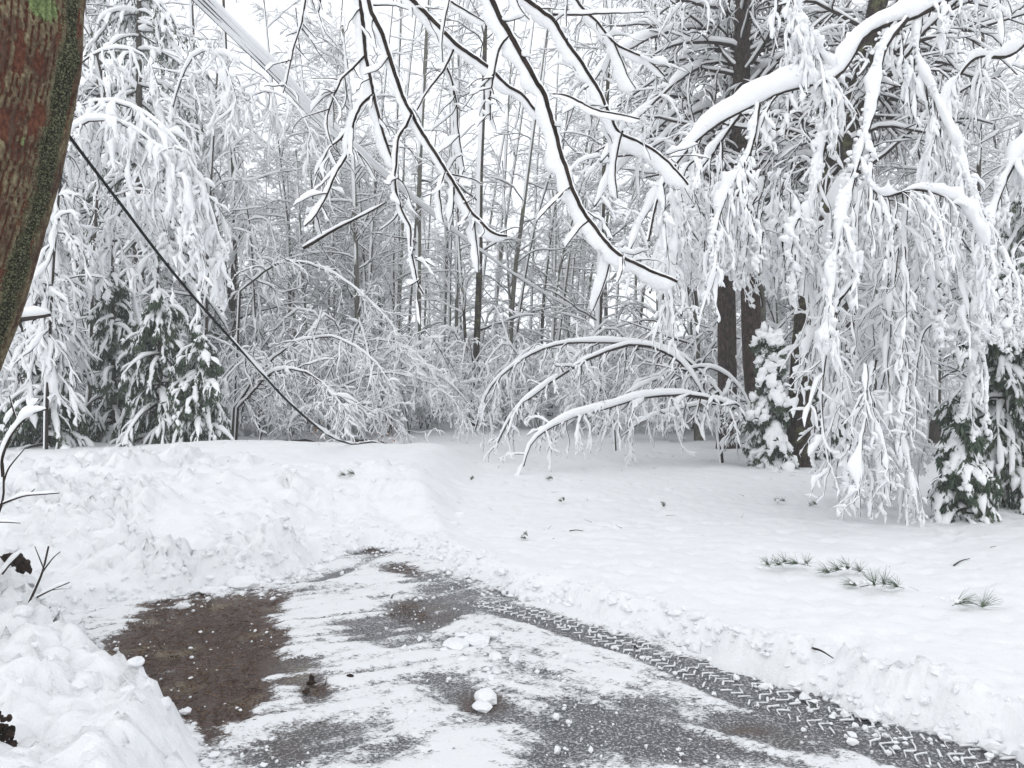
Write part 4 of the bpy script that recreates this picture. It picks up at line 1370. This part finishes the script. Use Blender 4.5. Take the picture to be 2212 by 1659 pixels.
# ------------------------------------------------------------------ cables
cb = thing('fallen_cable', 'thick black cable sagging from the red barked trunk down to the snow', 'cable', P(135, 275, 4.6))
pts = [(120, 255), (135, 275), (260, 440), (400, 620), (560, 800), (620, 865), (680, 918), (730, 950), (790, 964), (850, 967)]
dd = [4.5, 4.6, 5.6, 7, 9, 10.2, 11.6, 13, 14.5, 16]
pc = [P(x, y, k) for (x, y), k in zip(pts, dd)]
st = cr(pc, 90)[None]
dpt = st[0, :, 1]
for k in range(90):
    st[0, k, 2] = max(st[0, k, 2], rest(st[0, k, 0], st[0, k, 1]) + .02) if k > 70 else st[0, k, 2]
R = np.interp(dpt, [4.5, 7, 16], [.010, .0125, .021])[None]
a = MB(); wood(a, st, R, 10); a.obj('cable', M['rubber'], cb)
s_ = MB(); rng = np.random.default_rng(50)
snow(s_, rng, st[:, 28:], R[:, 28:], .016, 6, wind=np.array([.5, 0, 0]), lump=.5, steep=1, cover=.35)
s_.obj('snow_cover', M['branch_snow'], cb)

for k, (off, sg, r_, lab) in enumerate([(0, 0, .036, 'uppermost snow-coated overhead wire of the sagging bundle'), (10, 5, .04, 'broad snow-coated wire, second from the top of the bundle'),
                                        (20, 9, .04, 'snow-coated wire, second from the bottom of the sagging bundle'), (31, 14, .03, 'lowest wire of the sagging bundle with a dark underside')]):
    pts = []
    for q_, (x_, y_) in enumerate([(395, -60), (450, 0), (600, 150), (700, 258), (800, 345), (900, 430), (1000, 512), (1150, 618), (1300, 690), (1460, 745)]):
        f_ = off * (1 - .95 * min(q_ / 6.5, 1))
        pts.append((x_ - f_ * .72, y_ + f_ * .55 + (sg * .5 if q_ > 7 else 0)))
    st = path(pts, (7.5, 10, 14, 20, 26, 30), 120)
    w = thing('snowy_wire', lab, 'wire', st[0, 0])
    R = np.full((1, 120), .009)
    a = MB(); wood(a, st, R, 6); a.obj('wire', M['rubber'], w)
    s_ = MB(); rng = np.random.default_rng(60 + k)
    snow(s_, rng, st, R, r_ * .9, 10, wind=np.array([.5, 0, 0]), lump=.16, steep=1, cover=.75, jit=.05, ah=1.1, aw=.7)
    s_.obj('snow_cover', M['branch_snow'], w)

# ------------------------------------------------------------------ the red barked trunk, close at left
m, n, l, b = mat_new('red_furrowed_bark')
uvn = n.new('ShaderNodeUVMap')
mp = n.new('ShaderNodeMapping'); mp.inputs['Scale'].default_value = (1, 1, 1)
l.new(uvn.outputs[0], mp.inputs['Vector'])
ar = n.new('ShaderNodeAttribute'); ar.attribute_name = 'ridge'
am = n.new('ShaderNodeAttribute'); am.attribute_name = 'moss'
fine = tex_noise(n, l, 60, 6, .7, mapping(n, l, (1, 1, .5)))
pat = tex_noise(n, l, 7, 4, .7, mapping(n, l, (1, 1, .6)))
gr = tex_noise(n, l, 95, 4, .7, mapping(n, l))
red = ramp(n, l, fine.outputs[0], [(.3, (.03, .012, .008)), (.5, (.11, .04, .023)), (.7, (.20, .08, .046))])
plate = ramp(n, l, fine.outputs[0], [(.3, (.055, .038, .025)), (.5, (.15, .115, .068)), (.68, (.30, .265, .165))])
brownp = ramp(n, l, fine.outputs[0], [(.3, (.03, .016, .011)), (.6, (.10, .055, .038)), (.75, (.2, .13, .09))])
plate = mixc(n, l, ramp(n, l, pat.outputs[0], [(.42, (0, 0, 0)), (.54, (1, 1, 1))]), brownp, plate)
rk = ramp(n, l, math_n(n, l, 'ADD', ar.outputs['Fac'], math_n(n, l, 'MULTIPLY', math_n(n, l, 'SUBTRACT', fine.outputs[0], .5), .7)), [(.42, (0, 0, 0)), (.58, (1, 1, 1))])
base = mixc(n, l, rk, red, plate)
mossc = ramp(n, l, gr.outputs[0], [(.36, (.008, .008, .005)), (.5, (.028, .028, .014)), (.62, (.20, .21, .12))])
mk = ramp(n, l, math_n(n, l, 'ADD', am.outputs['Fac'], math_n(n, l, 'MULTIPLY', math_n(n, l, 'SUBTRACT', gr.outputs[0], .5), 1.3)), [(.45, (0, 0, 0)), (.6, (1, 1, 1))])
base = mixc(n, l, mk, base, mossc)
al = n.new('ShaderNodeAttribute'); al.attribute_name = 'lichen'
lk = ramp(n, l, math_n(n, l, 'ADD', al.outputs['Fac'], math_n(n, l, 'MULTIPLY', math_n(n, l, 'SUBTRACT', fine.outputs[0], .5), 1.2)), [(.42, (0, 0, 0)), (.55, (1, 1, 1))])
lcol = ramp(n, l, gr.outputs[0], [(.35, (.07, .10, .03)), (.6, (.24, .30, .13))])
base = mixc(n, l, lk, base, lcol)
l.new(base, b.inputs['Base Color'])
bump(n, l, b, math_n(n, l, 'ADD', fine.outputs[0], math_n(n, l, 'MULTIPLY', gr.outputs[0], .5)), .9, .008)
M['red_bark'] = m
D0 = 4.3
edge = [(196, -300), (180, -100), (166, 0), (158, 120), (129, 260), (102, 380), (64, 520), (30, 640), (-8, 740), (-45, 840), (-80, 1000), (-110, 1300)]
RT = .30
K = 330; S = 200
rpx = RT / D0 * 1640
cl = cr([P(x - 7 - rpx * 1.0, y, D0) for x, y in edge], K)
u = np.linspace(0, 2 * np.pi, S, endpoint=False)
LL = np.concatenate([[0], np.cumsum(np.linalg.norm(np.diff(cl, axis=0), axis=1))])
UU, VV = np.meshgrid(u, LL)
uu = UU / (2 * np.pi) * 64
warp = 1.1 * (fbm(VV * 2.6, UU * 1.6, 3, 3) - .5) + .8 * (fbm(VV * 16, UU * 7, 7, 4, .6) - .5)
saw = (uu + warp * 1.4) % 1.0
cell = np.floor(uu + warp * 1.4)
brk = vnoise(VV * 5 + _hash(cell, cell * 0, 2) * 50, cell, 11)
ridge = smooth(np.sin(saw * np.pi), .3, .62) * smooth(brk + .25 * (fbm(VV * 30, UU * 12, 15, 3) - .5), .10, .32)
disp = .02 * ridge + .004 * fbm(VV * 40, UU * 30, 9, 3) + .02 * (fbm(VV * 1.2, UU * 1.1, 19, 2) - .5)
# granular lumps on the mossy flank (facing right)
mossm = (.55 + 1.1 * fbm(VV * 7, UU * 3, 63, 4)) * np.clip(1 - np.abs(((UU - radians(-6) + np.pi) % (2 * np.pi)) - np.pi) / radians(25), 0, 1)
wl_, wv_ = worley(VV * 55, UU * 17, 8)
disp += mossm * .010 * (.7 - wl_)
Tt = nrm(np.gradient(cl, axis=0))
A = nrm(np.cross(Tt, np.array([0, 1.0, 0])))   # roughly +-x
if A[0, 0] < 0: A = -A
Bv = nrm(np.cross(Tt, A))
if Bv[0, 1] < 0: Bv = -Bv
rad = RT + disp - RT * .02 * np.sin(VV * 3)
V = cl[:, None, :] + A[:, None, :] * (np.cos(UU) * rad)[..., None] + Bv[:, None, :] * (np.sin(UU) * rad)[..., None]
# burl on the right edge near y=125
bc = P(168, 128, D0)
dd_ = np.linalg.norm(V - bc, axis=2)
V = V + A[:, None, :] * (.028 * np.exp(-(dd_ / .07) ** 2))[..., None]
mb = MB()
idx = np.arange(K * S).reshape(K, S)
q = np.stack([idx[:-1], np.roll(idx[:-1], -1, 1), np.roll(idx[1:], -1, 1), idx[1:]], -1).reshape(-1, 4)
mb.add(V, q)
rtree = thing('furrowed_tree', 'large leaning trunk with furrowed reddish bark and green lichen at the left edge', 'tree', (cl[-1][0], D0, 0))
o = mb.obj('trunk', M['red_bark'], rtree, uv=np.stack([UU.ravel(), VV.ravel()], 1))
lich = np.exp(-(np.linalg.norm(V - (P(144, 50, D0) - np.array([0, .2, 0])), axis=2) / .085) ** 2) * 1.1
lich = np.maximum(lich, .75 * np.exp(-(np.linalg.norm(V - (P(8, 90, D0) - np.array([0, .28, 0])), axis=2) / .07) ** 2))
lich = np.maximum(lich, .6 * np.exp(-(np.linalg.norm(V - (P(100, 330, D0) - np.array([0, .2, 0])), axis=2) / .04) ** 2))
for nm_, arr in (('ridge', ridge), ('moss', mossm), ('lichen', lich)):
    a_ = o.data.attributes.new(nm_, 'FLOAT', 'POINT')
    a_.data.foreach_set('value', arr.astype(np.float32).ravel())


# ------------------------------------------------------------------ small foreground twigs at left
def twiggy(seed, parts, label, sn=.5, name='bare_sapling', ground=False):
    rng = np.random.default_rng(seed)
    root = thing(name, label, 'sapling', parts[0][0][0, 0])
    s_ = MB()
    for j, (st, r_, sw) in enumerate(parts):
        K = st.shape[1]
        R = (r_ * np.linspace(1, .5, K))[None]
        a = MB(); wood(a, st, R, 7); a.obj('stem' if j == 0 else 'twig', M['twig'], root)
        if sw: snow(s_, rng, st, R, sw, 8, lump=.2, steep=.25, jit=.04, wind=np.array([-.3, .2, 0]))
    s_.obj('snow_cover', M['branch_snow'], root)
    return root


d = 4.0
twiggy(1100, [
    (path([(-60, 1230), (0, 1100), (8, 1040), (6, 1000)], d, 20), .009, .008),
    (path([(6, 1030), (5, 990), (25, 940), (60, 900), (100, 884)], d, 24), .008, .024),
    (path([(40, 920), (30, 890), (20, 855)], d, 10), .005, .006),
    (path([(50, 905), (70, 880), (85, 862)], d, 10), .005, .02),
    (path([(0, 1090), (50, 1072), (90, 1068), (128, 1065)], d, 18), .006, .008),
    (path([(60, 1070), (75, 1056)], d, 6), .004, .004),
    (path([(-30, 1128), (10, 1128), (44, 1130)], d, 10), .005, .008),
    (path([(8, 1040), (20, 1010), (54, 968)], d, 14), .005, .006),
], 'dark bare twigs holding a clump of snow at the left edge')
d = 4.4
tw0 = [
    (path([(28, 1425), (45, 1360), (60, 1310), (90, 1240), (105, 1180)], d, 24), .010, .009),
    (path([(92, 1235), (115, 1205), (130, 1192)], d, 8), .005, .006),
    (path([(70, 1295), (110, 1275), (150, 1258)], d, 12), .006, .008),
    (path([(95, 1230), (85, 1205), (75, 1180)], d, 8), .004, .004),
    (path([(55, 1320), (30, 1350), (5, 1390)], d, 10), .006, .004),
    (path([(60, 1350), (90, 1330), (110, 1310)], d, 10), .005, .006),
    (path([(110, 1275), (130, 1272), (152, 1272)], d, 8), .003, .004),
    (path([(5, 1240), (25, 1215), (45, 1195)], d, 8), .006, .022),
    (path([(40, 1390), (60, 1370), (62, 1345)], d, 8), .004, .004),
]
twiggy(1101, tw0, 'forked bare sapling standing in the front left snow bank')

# dark earth / root hollows at the left edge
for i, (x, y, rx, ry, lab) in enumerate([(28, 1225, .13, .10, 'dark brown root lump showing through the snow at the left edge'), (2, 1600, .05, .13, 'dark bark stub poking from the snow at the bottom left corner'),
                                         (190, 1270, .05, .03, 'small dark clod of soil below the forked sapling')]):
    rng = np.random.default_rng(1200 + i)
    z = .3 if i != 1 else .33
    p_ = G(x, y, z)
    p_[2] = rest(p_[0], p_[1]) + ry * .25
    mb = MB()
    for k in range(90):
        q_ = nrm(rng.normal(0, 1, (1, 3))) * rng.random() ** .4
        lumps_mb(mb, rng, p_[None] + q_ * np.array([rx, .05, ry]), np.array([min(rx, ry) * rng.uniform(.16, .34)]), ICO2, 1.0, .09)
    tag(mb.obj('root_lump', M['earth']), lab, 'root lump')

# ------------------------------------------------------------------ pine sprigs on the snow


def sprig(seed, px_, py_, size, label, tufts=4, ang=0, snowy=.3, group=None, spread=.75):
    rng = np.random.default_rng(seed)
    p_ = G(px_, py_, .2)
    z = rest(p_[0], p_[1])
    p_[2] = z + .006
    root = thing('pine_sprig', label, 'pine sprig', p_, group)
    ax = np.array([math.cos(ang), math.sin(ang) * .4, .0])
    K = 12
    st = np.stack([p_ + ax * size * (t - .5) + np.array([0, 0, .012 + .03 * math.sin(t * 3.1)]) for t in np.linspace(0, 1, K)])[None]
    a = MB(); wood(a, st, (np.linspace(.003, .002, K))[None], 5); a.obj('stem', M['twig'], root)
    nb = MB(); s_ = MB()
    for t in np.linspace(0, .85, tufts):
        c = p_ + ax * size * (t - .5) + np.array([0, rng.normal(0, .02), .015 + .03 * math.sin(t * 3.1)])
        N = 40
        main = nrm(np.array([-ax[0] * .6 + rng.normal(0, .4), -.2 + rng.normal(0, .3), .38]))
        dr = nrm(main + rng.normal(0, spread * .5, (N, 3)))
        dr[:, 2] = np.abs(dr[:, 2])
        L_ = size / tufts * rng.uniform(.8, 1.3, N) * 0.9
        base = np.repeat(c[None], N, 0) + rng.normal(0, .004, (N, 3))
        P_, R_ = grow(rng, base, dr, np.clip(L_ * 1.5, .05, .15), np.full(N, .0015), 4, .05, .05, .4)
        wood(nb, P_, R_, 3)
        cc = c[None] + rng.normal(0, 1, (7, 3)) * np.array([size / tufts * .5, .02, .012]) + np.array([0, 0, .015])
        if rng.random() < snowy * 2: lumps_mb(s_, rng, cc, rng.uniform(.006, .02, 7), ICO, .7, .15)
    nb.obj('needles', M['sprig'], root)
    if s_.n: s_.obj('snow_cover', M['branch_snow'], root)
    return root


sprig(1, 1708, 1212, .36, 'frosted pine sprig on the snow, leftmost of the long row', 5, .1, .5)
sprig(2, 1830, 1222, .30, 'upright tufted pine sprig on the snow, middle of the row', 4, .0, .4)
sprig(3, 1905, 1250, .34, 'snow-crusted pine sprig on the snow, right end of the row', 4, -.3, .9)
sprig(4, 2088, 1292, .20, 'single green pine tuft with a stalk at the right edge of the snow field', 2, 2.9, .1)
for i, (x, y, s, lab) in enumerate([(1689, 1082, .10, 'tiny dark green pine tuft, left of two on the upper snow field'), (1757, 1084, .10, 'tiny pine tuft, right of two on the upper snow field'),
                                    (757, 1078, .13, 'tiny pine tuft on top of the ploughed pile'), (1935, 1055, .12, 'dark pine tuft under the hanging snowy branches'),
                                    (1190, 1032, .10, 'tiny pine tuft below the low arch tip'), (1215, 1078, .06, 'tiny pine tuft in the middle of the snow field'),
                                    (1137, 1143, .06, 'tiny pine tuft beyond the snow bank corner'), (1018, 1036, .06, 'tiny pine tuft at the end of the path'), (1432, 1085, .05, 'tiny dark twig tuft in a snow dimple')]):
    sprig(20 + i, x, y, s, lab, 2, .2 * i, .2)

# short dark sticks
for i, (x, y, x2, y2, lab) in enumerate([(1755, 1473, 1800, 1495, 'dark stick lying at the foot of the ploughed cut'), (1370, 1405, 1378, 1412, 'tiny twig bit on the tyre track edge'), (845, 1300, 850, 1290, 'small brown leaf stem on the driveway'),
                                         (2060, 1205, 2095, 1198, 'dark twig on the right snow mound'), (1230, 1135, 1260, 1137, 'thin twig on the snow field'), (205, 1050, 225, 1055, 'thin stem in the smooth snow at left')]):
    a_, b_ = G(x, y, .0 if y > 1290 and x < 1850 else .2), G(x2, y2, .0 if y > 1290 and x < 1850 else .2)
    for v_ in (a_, b_): v_[2] = max(rest(v_[0], v_[1]), 0.01) + .012
    st = cr([a_, (a_ + b_) / 2 + np.array([0, .01, .008]), b_], 8)[None]
    mb = MB(); wood(mb, st, (np.linspace(.007, .003, 8))[None], 5)
    tag(mb.obj('stick', M['twig']), lab, 'stick')

# tiny twig bits scattered on the snow field
rng = np.random.default_rng(1250)
mb = MB()
bx_ = rng.uniform(-5, 7, 170); by_ = rng.uniform(5.5, 19, 170)
ok = sdist(bx_, by_, DRIVE) > .3
bx_, by_ = bx_[ok], by_[ok]
b0_ = np.stack([bx_, by_, ground_h(bx_, by_) + .004], -1)
d0_ = nrm(rng.normal(0, 1, b0_.shape) * np.array([1, 1, .35]) + np.array([0, 0, .15]))
P_, R_ = grow(rng, b0_, d0_, rng.uniform(.02, .11, len(b0_)), rng.uniform(.001, .0028, len(b0_)), 4, 0, .15, .5)
wood(mb, P_, R_, 4)
tag(mb.obj('twig_bits', M['twig']), 'tiny broken twig bits scattered over the snow field', 'twig bits', kind='stuff')

# pine cones
for i, (x, y) in enumerate([(672, 1472), (672, 1482), (662, 1500), (755, 1467)]):
    rng = np.random.default_rng(1300 + i)
    mb = MB(); lumps_mb(mb, rng, G(x, y, 0)[None] + np.array([[0, 0, .018]]), np.array([.022]), ICO2, .8, .18)
    tag(mb.obj('pine_cone', M['earth'], smoothed=False), 'small dark pine cone on the thin snow right of the bare patch', 'pine cone', 'pine cones on the driveway')

# fallen log and dead leaves at the thicket foot
for i, (x, y, lab) in enumerate([(655, 916, 'dark broken log end under the thicket beside the cable'), (795, 936, 'dark stump lump where the cable meets the snow')]):
    rng = np.random.default_rng(1400 + i)
    p_ = P(x, y, 16.8); p_[2] = rest(p_[0], p_[1]) + .12
    mb = MB()
    st = cr([p_ + (-.3, .1, 0), p_ + (0, 0, .05), p_ + (.3, -.1, 0)], 10)[None]
    wood(mb, st, (.09 * np.linspace(1, .8, 10))[None] * (1 + rng.normal(0, .08, (1, 10))), 9)
    lumps_mb(mb, rng, st[0, -1][None], np.array([.085]), ICO2, 1, .12)
    lumps_mb(mb, rng, st[0, 0][None], np.array([.09]), ICO2, 1, .12)
    tag(mb.obj('log', M['earth']), lab, 'log')
rng = np.random.default_rng(1500)
N = 60
c = np.concatenate([np.array([P(690, 930, 16.5)]) + rng.normal(0, .09, (N // 2, 3)), np.array([P(830, 940, 17)]) + rng.normal(0, .18, (N // 2, 3))])
dr = nrm(rng.normal(0, 1, (N, 3)) + (0, 0, -.8)); w = nrm(np.cross(dr, rng.normal(0, 1, (N, 3))))
L_ = rng.uniform(.04, .08, (N, 1)); W_ = L_ * .3
V = np.stack([c, c + dr * L_ * .5 - w * W_, c + dr * L_, c + dr * L_ * .5 + w * W_], 1)
mb = MB(); mb.add(V, np.arange(N)[:, None] * 4 + np.arange(4))
tag(mb.obj('dead_leaves', M['leaf'], smoothed=False), 'few orange brown dead leaves caught in the thicket', 'dead leaves', kind='stuff')

# ------------------------------------------------------------------ falling-snow haze between the trees
hz = MB()
x0, x1, y0, y1, z0, z1 = -100, 100, -24, 124, -1.6, 34
hz.add([(x0, y0, z0), (x1, y0, z0), (x1, y1, z0), (x0, y1, z0), (x0, y0, z1), (x1, y0, z1), (x1, y1, z1), (x0, y1, z1)],
       [(0, 3, 2, 1), (4, 5, 6, 7), (0, 1, 5, 4), (1, 2, 6, 5), (2, 3, 7, 6), (3, 0, 4, 7)])
m = bpy.data.materials.new('haze')
m.use_nodes = True
n, l = m.node_tree.nodes, m.node_tree.links
n.clear()
out = n.new('ShaderNodeOutputMaterial')
pv = n.new('ShaderNodeVolumePrincipled')
pv.inputs['Color'].default_value = (.98, .985, .99, 1)
pv.inputs['Density'].default_value = 0.003
pv.inputs['Anisotropy'].default_value = 0.2
l.new(pv.outputs[0], out.inputs['Volume'])
tag(hz.obj('haze', m, smoothed=False), kind='stuff')
